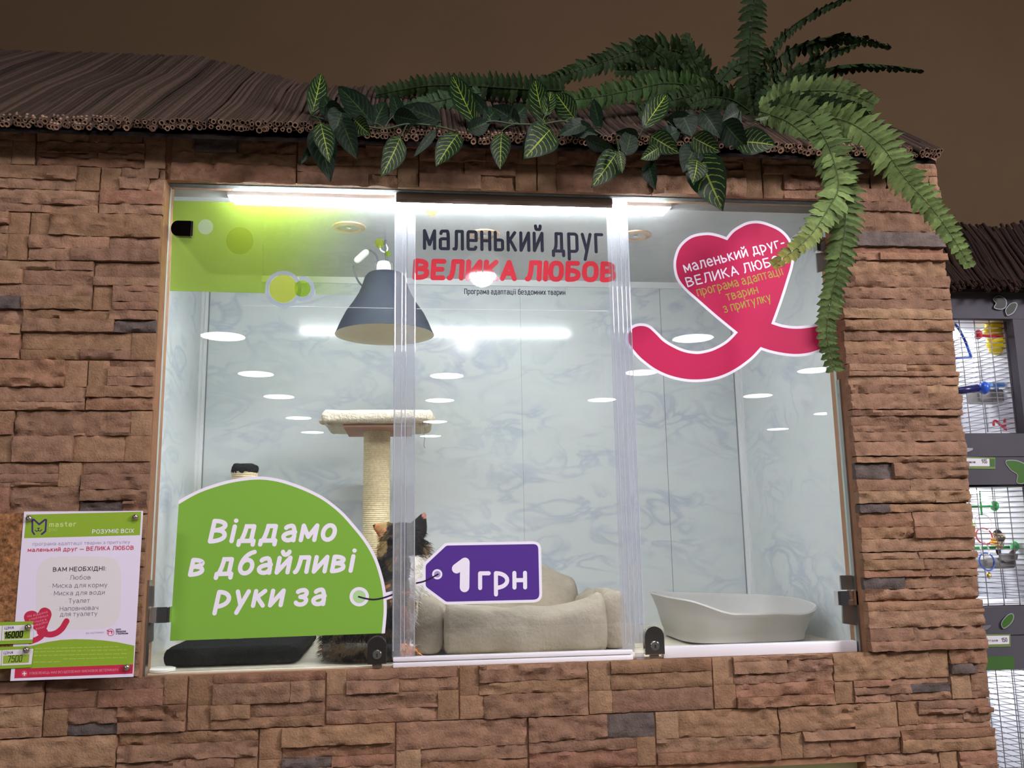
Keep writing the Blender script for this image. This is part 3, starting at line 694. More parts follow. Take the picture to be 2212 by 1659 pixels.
# tinted green film with bubbles, upper left pane
def film(name, col, fade=None, alpha=0.9, dif=0.15):
    m, nt = newmat(name); L = nt.links
    out = nd(nt, 'ShaderNodeOutputMaterial'); t1 = nd(nt, 'ShaderNodeBsdfTransparent'); t1.inputs[0].default_value = (*col, 1)
    df = nd(nt, 'ShaderNodeBsdfTranslucent'); df.inputs[0].default_value = (*col, 1)
    d2_ = nd(nt, 'ShaderNodeBsdfDiffuse'); d2_.inputs[0].default_value = (*col, 1)
    a2 = nd(nt, 'ShaderNodeMixShader'); a2.inputs[0].default_value = 0.5; L.new(df.outputs[0], a2.inputs[1]); L.new(d2_.outputs[0], a2.inputs[2])
    m1 = nd(nt, 'ShaderNodeMixShader'); m1.inputs[0].default_value = dif; L.new(t1.outputs[0], m1.inputs[1]); L.new(a2.outputs[0], m1.inputs[2])
    t0 = nd(nt, 'ShaderNodeBsdfTransparent'); m2 = nd(nt, 'ShaderNodeMixShader'); L.new(t0.outputs[0], m2.inputs[1]); L.new(m1.outputs[0], m2.inputs[2])
    if fade:
        tc = nd(nt, 'ShaderNodeTexCoord'); sp = nd(nt, 'ShaderNodeSeparateXYZ'); L.new(tc.outputs['Object'], sp.inputs[0])
        mr = nd(nt, 'ShaderNodeMapRange', interpolation_type='SMOOTHSTEP', inp={1: fade[0], 2: fade[1], 3: alpha, 4: 0.0}); L.new(sp.outputs[0], mr.inputs[0]); L.new(mr.outputs[0], m2.inputs[0])
    else: m2.inputs[0].default_value = alpha
    L.new(m2.outputs[0], out.inputs[0]); return m
df_ = decal('tinted_film', (520, 635), 'translucent lime green film fading to clear across the top of the left glass pane', 'film')
off = df_.location.x
fm = film('lime_film', s2l((194,222,90)), (at(560,530,YS).x-off, at(835,530,YS).x-off), 0.95, 0.28)
q = M()
V = []; F = []
for i in range(121):
    x = 374.5 + (848-374.5)*i/120; t = i/120; yt = 433.5 + 13.0*t; yb = 628.5 + 11.5*t
    for cx0, cy0, r0 in ((612, 624, 39), (653, 623.5, 26.5)):
        if abs(x-cx0) < r0: yb = min(yb, cy0 - math.sqrt(r0*r0-(x-cx0)**2))
    V += [at(x, yt, YS), at(x - 7.5*(1-t) if i == 0 else x - 7.5*max(0, 1-t*12), yb, YS)]
for i in range(120): F.append((2*i, 2*i+1, 2*i+3, 2*i+2))
q.add(V, F); q.build('film_sheet', fm, df_)
def bubble(name, c, r, m, dy): 
    q = M(); q.add([at(c[0]+r*math.cos(2*PI*j/36), c[1]+r*math.sin(2*PI*j/36), YS-dy) for j in range(36)], [list(range(36))]); q.build(name, m, df_)
f_grey = film('grey_film', s2l((196,200,214)), None, 0.92, 0.75); f_yel = film('yellow_film', s2l((206,208,60)), None, 0.5, 0.2); f_yel2 = film('yellow_film_strong', s2l((216,226,90)), None, 0.95, 0.4); f_grn = film('green_film', s2l((176,212,60)), None, 0.95, 0.25)
f_or = film('orange_film', s2l((240,196,146)), None, 0.95, 0.16); f_ol = film('olive_film', s2l((176,190,70)), None, 0.92, 0.3)
bubble('bubble', (444,490), 16.5, f_grey, 0.0005); bubble('bubble', (518,520), 29.5, f_yel, 0.0005)
bubble('bubble', (612,624), 30.5, f_yel2, 0.0007); bubble('bubble', (653,623.5), 18, f_grn, 0.0005)
bubble('bubble', (820,525.5), 10.5, f_ol, 0.0005); bubble('bubble', (838,548), 6, f_grn, 0.0005)
f_w = film('white_film', s2l((214,220,236)), None, 0.9, 0.35)
q = M(); ring_px(q, (612,624), 31, 39.5, YS-0.0004); q.build('bubble_ring', f_w, df_)
q = M(); 
V = [at(653+r*math.cos(a), 623.5+r*math.sin(a), YS-0.0003) for r in (27, 18.5) for a in [(-1.9+3.9*j/24) for j in range(25)]]
q.add(V, [(j, 25+j, 26+j, j+1) for j in range(24)]); q.build('bubble_ring', f_w, df_)
do = decal('dot_sticker', (932, 454), 'small pale orange dot on the glass above the slim navy title')
q = M(); q.add([at(932.5+14*math.cos(2*PI*j/36), 453.5+14*math.sin(2*PI*j/36), YS-0.0002) for j in range(36)], [list(range(36))]); q.build('dot', f_or, do)
# ------------------------------------------------------------------ inside the enclosure
# dome pendant lamp
m_dome = mat('slate_blue_enamel', s2l((40,45,55)), 0.7, spec=0.2); m_cream = mat('cream_inside', s2l((232,226,206)), 0.6); m_porc = mat('white_porcelain', s2l((235,235,228)), 0.3); m_cord = mat('grey_cord', s2l((70,74,84)), 0.6)
YL = 0.34
c = at(831, 721, YL); rim = (at(937, 721, YL) - at(725, 721, YL)).length/2; ztop = at(823, 592, YL).z; zr = c.z
pl = thing('dome_pendant_lamp', (c.x, YL, ztop+0.02), 'slate blue metal dome lamp hanging inside the glass enclosure', 'lamp')
hh = ztop - zr
prof = [(0.34,1.0),(0.37,0.985),(0.42,0.93),(0.47,0.80),(0.54,0.66),(0.66,0.50),(0.80,0.34),(0.90,0.18),(0.97,0.05),(1.0,0.0)]
q = M(); q.lathe([(0.0, zr+hh)] + [(rim*a, zr+hh*b) for a, b in prof] + [(rim*1.012, zr-0.003)], (c.x, YL, 0), 48); q.build('lamp_shade', m_dome, pl, angle=60)
q = M(); q.lathe([(rim*1.005, zr-0.003)] + [(rim*a-0.003, zr+hh*b-0.002) for a, b in prof[::-1]] + [(0.0, zr+hh-0.004)], (c.x, YL, 0), 48); q.build('shade_lining', m_cream, pl, angle=60)
q = M(); q.lathe([(0.0, ztop+0.034),(0.016, ztop+0.033),(0.0195, ztop+0.026),(0.0205, ztop-0.002)], (c.x-0.004, YL, 0), 24); q.build('socket', m_porc, pl, angle=40)
for s in (-1, 1):
    q = M(); q.tube([(c.x-0.004+s*0.024, YL, ztop-0.003), (c.x-0.004+s*0.0245, YL, ztop+0.018), (c.x-0.004+s*0.022, YL, ztop+0.035)], 0.0016, 6); q.build('socket_bracket', m_chrome, pl)
zc = Z0+BZ1
q = M(); pts = [Vector((c.x+0.006, YL, ztop+0.030)), at(833,545,YL), at(832,515,YL), Vector((at(832,500,YL).x, YL, zc-0.012))]
q.tube(catmull(pts, 6), 0.0028, 8)
q.tube(catmull([at(818,566,YL), at(812,550,YL), at(799,540,YL)], 6), 0.0026, 8)
q.tube(catmull([at(763,574,YL), at(767,592,YL), at(775,609,YL), at(788,624,YL+0.01), at(795,640,YL+0.03)], 6), 0.0026, 8)
q.build('cord', m_cord, pl, smooth=True)
q = M(); a, b = at(767,566,YL), at(795,541,YL); dd = (b-a)
q.tube([a, a+dd*0.06, a+dd*0.2, a+dd*0.8, a+dd*0.94, b], [0.004, 0.0075, 0.0095, 0.0095, 0.0075, 0.004], 14); q.build('cord_switch', m_porc, pl, smooth=True)
q = M(); hk = at(831, 500, YL); hk.z = 0
zz = zc
q.tube(catmull([Vector((hk.x, YL, zz)), Vector((hk.x+0.003, YL, zz-0.012)), Vector((hk.x+0.008, YL, zz-0.024)), Vector((hk.x+0.001, YL, zz-0.034)), Vector((hk.x-0.010, YL, zz-0.028)), Vector((hk.x-0.013, YL, zz-0.016))], 6), 0.0022, 8); q.build('ceiling_hook', m_porc, pl, smooth=True)
# recessed ceiling spots
m_brass = mat('brushed_brass', s2l((206,170,140)), 0.3, 0.6); m_lens = mat('spot_lens', (0.75, 0.76, 0.76), 0.15)
for (px, py), lab in (((754,490), 'brass-rimmed recessed ceiling spot above and left of the dome lamp'), ((1046,506), 'brass-rimmed recessed ceiling spot behind the navy lettering'), ((1373,508), 'brass-rimmed recessed ceiling spot beside the right sealing strip')):
    p = atz(px, py, zc); s = thing('ceiling_spot', (p.x, p.y, zc), lab, 'ceiling spot', 'ceiling spots in the enclosure')
    q = M(); q.lathe([(0.043, zc), (0.042, zc-0.003), (0.030, zc-0.006), (0.027, zc-0.003), (0.026, zc)], (p.x, p.y, 0), 36); q.build('rim', m_brass, s, angle=50)
    q = M(); q.lathe([(0.0265, zc-0.002), (0.018, zc-0.0005), (0.0, zc-0.0005)], (p.x, p.y, 0), 30); q.build('lens', m_lens, s, smooth=True)
    q = M(); q.ball((p.x, p.y, zc-0.003), (0.007, 0.007, 0.003), 12); q.build('bulb', m_porc, s, smooth=True)
# tall cream scratching post
m_sisal = mat('sisal_rope', s2l((222,206,166)), 0.9, noi=(140, 0.22), spec=0.2); m_plush = mat('cream_plush', s2l((226,216,194)), 0.95, noi=(70, 0.2), bump=(160, 0.9, 0.006), spec=0.1); m_hard = mat('brown_board', s2l((170,128,104)), 0.8)
YP = 0.40; pc = at(814, 1000, YP); pr = (at(842.5,1000,YP)-at(785,1000,YP)).length/2
zpl0, zpl1 = at(814, 922, 0.30).z, at(814, 885, 0.28).z
tp = thing('tall_scratching_post', (pc.x, YP, Z0), 'tall sisal scratching post with a cream plush platform behind the seal strip', 'scratching post')
def sisal(cx, cy, r, z0, z1, pitch=0.0052, n=28):
    m = M(); turns = int((z1-z0)/pitch); rr_ = random.Random(3); P = []
    for i in range(turns*n+1):
        a = 2*PI*i/n; z = z0 + pitch*i/n
        w = r*(1 + 0.006*noise.noise(Vector((a*0.7, z*30, 1))))
        P.append((cx + w*math.cos(a), cy + w*math.sin(a), z))
    # rope as a corrugated helical band: ring of rounded ridges
    V = []; F = []; sub = 4
    rows = turns*sub
    for k in range(rows+1):
        for j in range(n):
            a = 2*PI*j/n; z = z0 + (z1-z0)*k/rows; ph = (k/sub + j/n)
            strand = 0.35*math.sin(a*n*0.5*2 + ph*40)
            rr2 = r + 0.0011*abs(math.sin(PI*ph))*(1+0.25*strand) + 0.0006*noise.noise(Vector((a*9, z*190, cx*40)))
            V.append((cx+rr2*math.cos(a), cy+rr2*math.sin(a), z))
    for k in range(rows):
        for j in range(n): F.append((k*n+j, k*n+(j+1)%n, (k+1)*n+(j+1)%n, (k+1)*n+j))
    m.add(V, F); return m
sisal(pc.x, YP, pr*0.985, Z0+0.03, zpl0+0.004, n=40).build('post', m_sisal, tp, smooth=True)
q = M(); q.rbox((pc.x-0.115, 0.315, Z0), (pc.x+0.085, 0.56, Z0+0.032), 0.012, 3); q.build('base', m_plush, tp, angle=40)
xa, xb = at(693,895,0.27).x, at(937,895,0.27).x
q = M(); q.rbox((xa, 0.265, zpl0+0.006), (xb, 0.535, zpl1), 0.016, 5)
pm = q.build('platform', m_plush, tp, smooth=True, sub=2)
dm = bpy.data.textures.new('plush_nap', 'CLOUDS'); dm.noise_scale = 0.012
md = pm.modifiers.new('nap', 'DISPLACE'); md.texture = dm; md.strength = 0.005; md.texture_coords = 'LOCAL'
q = M(); q.box((xa+0.055, 0.285, zpl0-0.002), (xb-0.055, 0.515, zpl0+0.008)); q.build('platform_underside', m_hard, tp)
for grp in (((700,912),(712,917)), ((925,912),(915,917),(930,906))):
    q = M()
    for (px, py) in grp:
        p = at(px, py, 0.30); q.ball((p.x, 0.30, p.z+0.002), (0.013, 0.018, 0.009), 14)
    q.build('plush_corner', m_plush, tp, smooth=True)
m_thread = mat('grey_thread', s2l((120,116,110)), 0.9)
q = M(); 
for pts in ([(916,914),(914,930),(917,944),(916,962),(918,968)], [(912,918),(911,932),(914,942)], [(913,912),(915,925)]):
    q.tube(catmull([at(a, b, 0.275) for a, b in pts], 5), 0.0008, 5)
q.build('loose_thread', m_thread, tp)
# short post on a black carpet base
m_blackplush = mat('black_carpet', s2l((40,42,42)), 0.98, noi=(50, 0.5), bump=(200, 1.0, 0.008), spec=0.1)
YSP = 0.26; sc_ = at(529, 1020, YSP); sr = (at(557,1020,YSP)-at(501,1020,YSP)).length/2
sp = thing('short_scratching_post', (sc_.x, YSP, Z0), 'short sisal scratching post with a black plush cap and black base at the left', 'scratching post')
ztp = at(529, 1015, YSP).z
sisal(sc_.x, YSP, sr*0.98, Z0+0.035, ztp, n=36).build('post', m_sisal, sp, smooth=True)
q = M(); q.lathe([(0.0, ztp+0.015),(sr*0.75, ztp+0.015),(sr*0.98, ztp+0.010),(sr*1.07, ztp+0.0),(sr*1.04, ztp-0.008),(sr*0.9, ztp-0.010)], (sc_.x, YSP, 0), 36); cap = q.build('cap', m_blackplush, sp, smooth=True, sub=2)
md = cap.modifiers.new('nap', 'DISPLACE'); md.texture = dm; md.strength = 0.006; md.texture_coords = 'LOCAL'
bx = [at(338,1436,0.05).x, at(652,1430,0.05).x]
q = M(); q.rbox((bx[0]+0.004, 0.075, Z0), (bx[1]-0.01, 0.475, Z0+0.040), 0.016, 4); bs = q.build('base', m_blackplush, sp, smooth=True, sub=2)
md = bs.modifiers.new('nap', 'DISPLACE'); md.texture = dm; md.strength = 0.006; md.texture_coords = 'LOCAL'
# taupe pet bed
m_suede = mat('taupe_suede', s2l((166,156,142)), 0.92, noi=(9, 0.14), bump=(11, 0.45, 0.03), spec=0.1); m_suede2 = mat('beige_cushion', s2l((206,194,170)), 0.92, noi=(9, 0.08), spec=0.15)
bd = thing('pet_bed', (0.82, 0.33, Z0), 'taupe suede pet bed with puffy folded walls standing behind the middle glass pane', 'pet bed')
def bolster(path, rx, rz, name, m, seed, n=20, flat=0.0, pleat=0.0):
    """soft wall: superellipse section swept along a floor path with sagging top and wrinkles"""
    q = M(); V = []; F = []; P = catmull(path, 10); k = len(P)
    for i, p in enumerate(P):
        t = (P[min(i+1, k-1)]-P[max(i-1, 0)]).normalized(); sx = Vector((t.y, -t.x, 0)); u = i/(k-1)
        end = min(1.0, min(u, 1-u)/0.07); e2 = 0.35 + 0.65*math.sqrt(max(0, 1-(1-end)**2)) if end < 1 else 1.0
        for j in range(n):
            a = 2*PI*j/n; ca, sa = math.cos(a), math.sin(a)
            xx = math.copysign(abs(ca)**0.75, ca)*rx*(1.0 - 0.30*(sa*0.5+0.5)); zz_ = math.copysign(abs(sa)**0.75, sa)
            zz_ = (zz_*0.5+0.5)*rz(u)
            w = 0.006*noise.noise(Vector((u*7+seed, a*1.3, 0))) + 0.0035*noise.noise(Vector((u*26+seed, a*2.0, 5)))
            if pleat: w += pleat*math.sin(zz_*260 + 3*noise.noise(Vector((u*5, a, seed))))
            c_ = Vector((p.x, p.y, 0)); q_ = c_ + sx*(xx*e2 + w*ca*1.5) + Vector((0, 0, Z0 + max(0.0015, (zz_*(0.55+0.45*e2) + w*sa*1.5))))
            V.append(q_)
    for i in range(k-1):
        for j in range(n): F.append((i*n+j, i*n+(j+1)%n, (i+1)*n+(j+1)%n, (i+1)*n+j))
    F.append(list(range(n))[::-1]); F.append([(k-1)*n+j for j in range(n)])
    q.add(V, F); return q.build(name, m, bd, smooth=True, sub=1)
fl_, fr_ = at(925,1415,0.135).x, at(1325,1400,0.135).x
bolster([(fl_+0.035,0.135,0),((fl_+fr_)/2,0.125,0),(fr_-0.015,0.135,0)], 0.050, lambda u: 0.128 - 0.024*math.sin(PI*min(1, u*1.05))**0.8 + 0.016*max(0, u-0.82)/0.18, 'front_wall', m_suede, 1)
bolster([(fl_-0.005,0.125,0),(fl_+0.010,0.30,0),(fl_+0.018,0.50,0)], 0.046, lambda u: 0.125+0.035*u, 'side_wall', m_suede, 4)
bolster([(fr_+0.004,0.135,0),(fr_+0.02,0.30,0),(fr_+0.015,0.52,0)], 0.046, lambda u: 0.138-0.02*u, 'side_wall', m_suede, 8, pleat=0.0022)
bolster([(fl_+0.03,0.55,0),((fl_+fr_)/2,0.56,0),(fr_,0.55,0)], 0.050, lambda u: 0.150+0.045*math.exp(-((u-0.66)/0.16)**2), 'back_wall', m_suede, 12)
q = M(); q.rbox((fl_+0.02, 0.15, Z0+0.002), (fr_-0.01, 0.53, Z0+0.055), 0.03, 4); q.build('cushion', m_suede2, bd, smooth=True, sub=1)
# litter tray
m_tray = mat('warm_grey_plastic', s2l((186,184,182)), 0.42, noi=(6, 0.05))
tx0, tx1 = at(1411,1287,0.36).x, at(1742,1309,0.26).x
tcx, tcy = (tx0+tx1)/2, 0.30; hx, hy = (tx1-tx0)/2, 0.175
ty = thing('litter_tray', (tcx, tcy, Z0), 'warm grey plastic litter tray with a dipped front rim behind the right glass door', 'litter tray')
def tray_ring(f, zf, n=64, inset=0.0):
    R = []
    for j in range(n):
        a = 2*PI*j/n; ca, sa = math.cos(a), math.sin(a); p_ = 0.50
        x = math.copysign(abs(ca)**p_, ca)*(hx*f-inset); y = math.copysign(abs(sa)**p_, sa)*(hy*f-inset)
        R.append(Vector((tcx+x, tcy+y, Z0 + zf(x/hx, y/hy))))
    return R
def rimz(x, y): 
    fr = max(0.0, -y)
    return 0.098 - 0.008*x + 0.004*max(0, -x)**3 - 0.026*fr*math.exp(-((x-0.12)/0.85)**4) + 0.003*math.sin(6*x)*fr
levels = [(0.79, lambda x, y: 0.002), (0.84, lambda x, y: 0.004), (0.86, lambda x, y: 0.022), (0.87, lambda x, y: 0.024), (0.93, lambda x, y: 0.5*rimz(x, y)+0.015), (0.985, lambda x, y: rimz(x, y)-0.010), (1.0, lambda x, y: rimz(x, y)-0.006), (1.012, lambda x, y: rimz(x, y)-0.001), (1.0, lambda x, y: rimz(x, y)+0.003), (0.982, lambda x, y: rimz(x, y)+0.001), (0.965, lambda x, y: rimz(x, y)-0.006), (0.91, lambda x, y: 0.5*rimz(x, y)+0.016), (0.80, lambda x, y: 0.026), (0.72, lambda x, y: 0.010)]
q = M(); V = []; F = []; n = 64
for f_, zf in levels: V += tray_ring(f_, zf)
for i in range(len(levels)-1):
    for j in range(n): F.append((i*n+j, i*n+(j+1)%n, (i+1)*n+(j+1)%n, (i+1)*n+j))
F.append([(len(levels)-1)*n+j for j in range(n)]); F.append(list(range(n))[::-1])
q.add(V, F); q.build('tray_body', m_tray, ty, angle=35)
m_litter = mat('grey_litter', s2l((168,162,152)), 0.95, noi=(120, 0.3), bump=(220, 0.8, 0.006))
q = M(); q.add(tray_ring(0.80, lambda x, y: 0.024 + 0.004*math.sin(5*x+3*y)), [list(range(64))]); o = q.build('litter', m_litter, ty); o['kind'] = 'stuff'
# flat plastic disc on the sill at the left
dsc = M(); pp = atz(346, 1450, Z0); dsc.lathe([(0.0, Z0+0.006),(0.024, Z0+0.006),(0.028, Z0+0.004),(0.028, Z0-0.001)], (pp.x, max(pp.y, 0.040), 0), 32); o = dsc.build('plastic_disc', m_porc, angle=40)
tag(o, 'small flat white plastic disc lying on the sill in the lower left corner', 'disc')
# ------------------------------------------------------------------ tortoiseshell cat seen from behind
m_fur = mat('cat_fur', (0.1,0.1,0.1), 0.85, attr=True, noi=(60, 0.35), spec=0.15)
YC = 0.20; cx_, cz_ = at(866, 1168, YC).x, at(866, 1168, YC).z
cat_o = thing('cat', (cx_-0.03, YC, Z0), 'long-haired tortoiseshell cat sitting with its back turned between the two stickers', 'cat')
bm = bmesh.new()
def blob(c, r, rot=None):
    T = Matrix.Translation(c) @ (rot.to_4x4() if rot else Matrix()) @ Matrix.Diagonal((*r, 1)); bmesh.ops.create_icosphere(bm, subdivisions=3, radius=1.0, matrix=T)
hd = Vector((cx_+0.002, YC+0.005, cz_-0.006))
blob(hd, (0.055, 0.054, 0.050)); blob(hd + Vector((0.012, 0.046, -0.014)), (0.030, 0.030, 0.022))      # skull, muzzle facing away
for s in (-1, 1): blob(hd + Vector((s*0.040+0.004, 0.018, -0.020)), (0.024, 0.028, 0.024))                     # cheek ruffs
blob((hd.x-0.004, YC-0.002, Z0+0.215), (0.054, 0.056, 0.058)); blob((hd.x-0.006, YC, Z0+0.150), (0.066, 0.074, 0.075))
blob((hd.x-0.030, YC-0.012, Z0+0.098), (0.086, 0.092, 0.086)); blob((hd.x-0.062, YC-0.020, Z0+0.070), (0.092, 0.100, 0.072))
blob((hd.x+0.024, YC+0.035, Z0+0.120), (0.050, 0.058, 0.095)); blob((hd.x+0.034, YC+0.010, Z0+0.085), (0.030, 0.045, 0.060))
blob((hd.x-0.110, YC-0.065, Z0+0.045), (0.070, 0.045, 0.046)); blob((hd.x-0.050, YC-0.090, Z0+0.018), (0.050, 0.022, 0.018))      # haunch, hind paw
for s in (0, 1): blob((hd.x+0.030-0.030*s, YC+0.075, Z0+0.060), (0.019, 0.020, 0.060)); blob((hd.x+0.034-0.030*s, YC+0.092, Z0+0.013), (0.020, 0.026, 0.013))
tail = catmull([(hd.x-0.140, YC-0.06, Z0+0.03),(hd.x-0.155, YC-0.105, Z0+0.022),(hd.x-0.100, YC-0.135, Z0+0.021),(hd.x-0.030, YC-0.138, Z0+0.020),(hd.x+0.020, YC-0.125, Z0+0.018)], 6)
for i, p in enumerate(tail): blob(p, (0.021 - 0.006*abs(i/len(tail)-0.4),)*3)
for s, tip, bs in ((-1, at(806,1134,YC+0.005), hd + Vector((-0.034, 0.004, 0.028))), (1, at(918,1107,YC+0.005), hd + Vector((0.037, 0.004, 0.030)))):
    for k in range(7):
        u = k/6; p = bs.lerp(tip, u); r = 0.022*(1-u)**0.8 + 0.003; blob(p, (r, max(0.003, r*0.34), r*0.95))
me = bpy.data.meshes.new('cat_body'); bm.to_mesh(me); bm.free()
tmp = bpy.data.objects.new('cat_body', me); COL.objects.link(tmp)
md = tmp.modifiers.new('r', 'REMESH'); md.mode = 'VOXEL'; md.voxel_size = 0.0035
md = tmp.modifiers.new('s', 'SMOOTH'); md.factor = 0.5; md.iterations = 4
dg_ = C.evaluated_depsgraph_get(); body = bpy.data.meshes.new_from_object(tmp.evaluated_get(dg_)); body.name = 'cat_body'
bpy.data.objects.remove(tmp); bpy.data.meshes.remove(me)
K = s2l((34,32,32)); BR = s2l((92,76,56)); ORG = s2l((200,132,86)); WH = s2l((232,228,222)); TN = s2l((170,142,96)); PK = s2l((180,120,106)); GR = s2l((92,88,84))
lear = at(806,1134,YC+0.005); rear = at(918,1107,YC+0.005)
def catcol(p):
    """coat patches in large areas"""
    d = p - hd; n_ = noise.noise(p*28); n2 = noise.noise(p*70)
    if (p - lear).length < 0.042 and p.x < hd.x - 0.036:
        if (p-lear).length < 0.006: return K
        return ORG if n_ > -0.35 else TN
    if (p - rear).length < 0.014 and p.x > rear.x - 0.008: return PK
    if d.z > -0.030 and d.length < 0.085:
        if d.x < -0.034 and d.z < 0.006: return GR if n_ > 0 else TN
        if d.x > 0.036 and d.z < -0.004 and d.y > -0.01: return TN if n_ > -0.1 else BR
        return K if (n_ + 0.4*n2 > -0.18 or d.x > 0) else BR
    if p.x > hd.x + 0.020 + 0.012*n_ and p.z > Z0+0.03: return WH if p.z > Z0+0.135 or n_ > -0.1 else (TN if n_ < -0.25 else WH)
    if p.z < Z0+0.03 and p.y > YC+0.05: return WH
    if p.x > hd.x - 0.002 and p.z < Z0+0.165: return ORG if n_ > 0.0 else BR
    return K if n_ + 0.5*n2 > 0.02 else (BR if n_ > -0.28 else ORG if n2 > 0.3 else GR)
ca = body.color_attributes.new('Col', 'FLOAT_COLOR', 'POINT')
for v in body.vertices: ca.data[v.index].color = (*catcol(v.co), 1)
for pl_i in body.polygons: pl_i.use_smooth = True
body.materials.clear(); body.materials.append(m_fur)
for v in body.vertices: v.co -= cat_o.location
bo = bpy.data.objects.new('cat_body', body); COL.objects.link(bo); bo.parent = cat_o
# long guard hair: fine blades rooted on the body
rc = random.Random(8); q = M(); vs_all = list(body.vertices); cnt = 0
for pl_i in body.polygons:
    if rc.random() > 0.42: continue
    c = pl_i.center + cat_o.location; nr_ = pl_i.normal; d = c - hd
    if (c-lear).length < 0.026 or (c-rear).length < 0.030: continue
    isear = d.z > 0.034
    ln = rc.uniform(0.009, 0.018) if d.length > 0.075 else rc.uniform(0.004, 0.009)
    if d.x > 0.035 and -0.06 < d.z < 0.01: ln = rc.uniform(0.012, 0.020)
    if isear: ln = 0.003
    flow = Vector((0.25*nr_.x + rc.uniform(-0.3, 0.3), rc.uniform(-0.2, 0.2), -0.9)) ; dv = (nr_*0.75 + flow*0.55).normalized()
    if c.z - 0.004 < Z0 + 0.012: dv = (nr_ + Vector((0, 0, 0.2))).normalized()
    s_ = dv.cross(Vector((rc.uniform(-1,1), rc.uniform(-1,1), rc.uniform(-1,1)))).normalized()*0.0007
    a = c - nr_*0.001; b = c + dv*ln*0.55; e = c + dv*ln + Vector((0, 0, -ln*0.18))
    e.z = max(e.z, Z0+0.001); b.z = max(b.z, Z0+0.001)
    vv = rc.uniform(0.7, 1.35); cc = catcol(c); q.add([a-s_, a+s_, b+s_*0.7, b-s_*0.7, e], [(0,1,2,3), (3,2,4)], tuple(k*vv for k in cc))
o = q.build('fur', m_fur, cat_o); o['kind'] = 'stuff'
# ------------------------------------------------------------------ artificial greenery on the eave
def leafmat(name, base, vein, gloss=0.35):
    m, nt = newmat(name); L = nt.links
    out = nd(nt, 'ShaderNodeOutputMaterial'); b = nd(nt, 'ShaderNodeBsdfPrincipled'); L.new(b.outputs[0], out.inputs[0])
    b.inputs['Roughness'].default_value = gloss; b.inputs['Specular IOR Level'].default_value = 0.16
    uv = nd(nt, 'ShaderNodeUVMap'); sp_ = nd(nt, 'ShaderNodeSeparateXYZ'); L.new(uv.outputs[0], sp_.inputs[0])
    def mth(op, a, b_=None, c=None):
        n = nd(nt, 'ShaderNodeMath', operation=op)
        for i, x in enumerate((a, b_, c)):
            if x is None: continue
            if isinstance(x, (int, float)): n.inputs[i].default_value = x
            else: L.new(x, n.inputs[i])
        return n.outputs[0]
    u = mth('ABSOLUTE', mth('SUBTRACT', sp_.outputs[0], 0.5)); u = mth('MULTIPLY', u, 2.0); v = sp_.outputs[1]
    tcn = nd(nt, 'ShaderNodeTexNoise', inp={'Scale': 14.0, 'Detail': 2.0}); L.new(uv.outputs[0], tcn.inputs['Vector'])
    wob = mth('MULTIPLY', mth('SUBTRACT', tcn.outputs[0], 0.5), 0.05)
    ph = mth('FRACT', mth('MULTIPLY', mth('ADD', mth('SUBTRACT', v, mth('MULTIPLY', mth('POWER', u, 1.5), 0.26)), wob), 8.5))
    dv = mth('ABSOLUTE', mth('SUBTRACT', ph, 0.5))
    side = mth('MULTIPLY', mth('LESS_THAN', dv, 0.085), mth('LESS_THAN', u, 0.84))
    rib = mth('LESS_THAN', u, mth('MULTIPLY', mth('ADD', v, 0.35), 0.055))
    mx = nd(nt, 'ShaderNodeMix', data_type='RGBA'); mx.inputs[6].default_value = (*base, 1); mx.inputs[7].default_value = (*vein, 1)
    fac = mth('MAXIMUM', mth('MULTIPLY', side, 0.6), rib); L.new(fac, mx.inputs[0])
    tn = nd(nt, 'ShaderNodeTexNoise', inp={'Scale': 4.0}); L.new(uv.outputs[0], tn.inputs['Vector'])
    m2 = nd(nt, 'ShaderNodeMix', data_type='RGBA', blend_type='MULTIPLY'); m2.inputs[0].default_value = 1.0
    mr = nd(nt, 'ShaderNodeMapRange', inp={1: 0.3, 2: 0.7, 3: 0.75, 4: 1.2}); L.new(tn.outputs[0], mr.inputs[0]); L.new(mr.outputs[0], m2.inputs[7]); L.new(mx.outputs[2], m2.inputs[6])
    L.new(m2.outputs[2], b.inputs['Base Color']); return m
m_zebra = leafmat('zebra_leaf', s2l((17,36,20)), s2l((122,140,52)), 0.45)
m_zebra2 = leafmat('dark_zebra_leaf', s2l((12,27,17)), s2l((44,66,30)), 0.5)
m_stem = mat('plant_stem', s2l((46,60,32)), 0.6)
rl = random.Random(21)
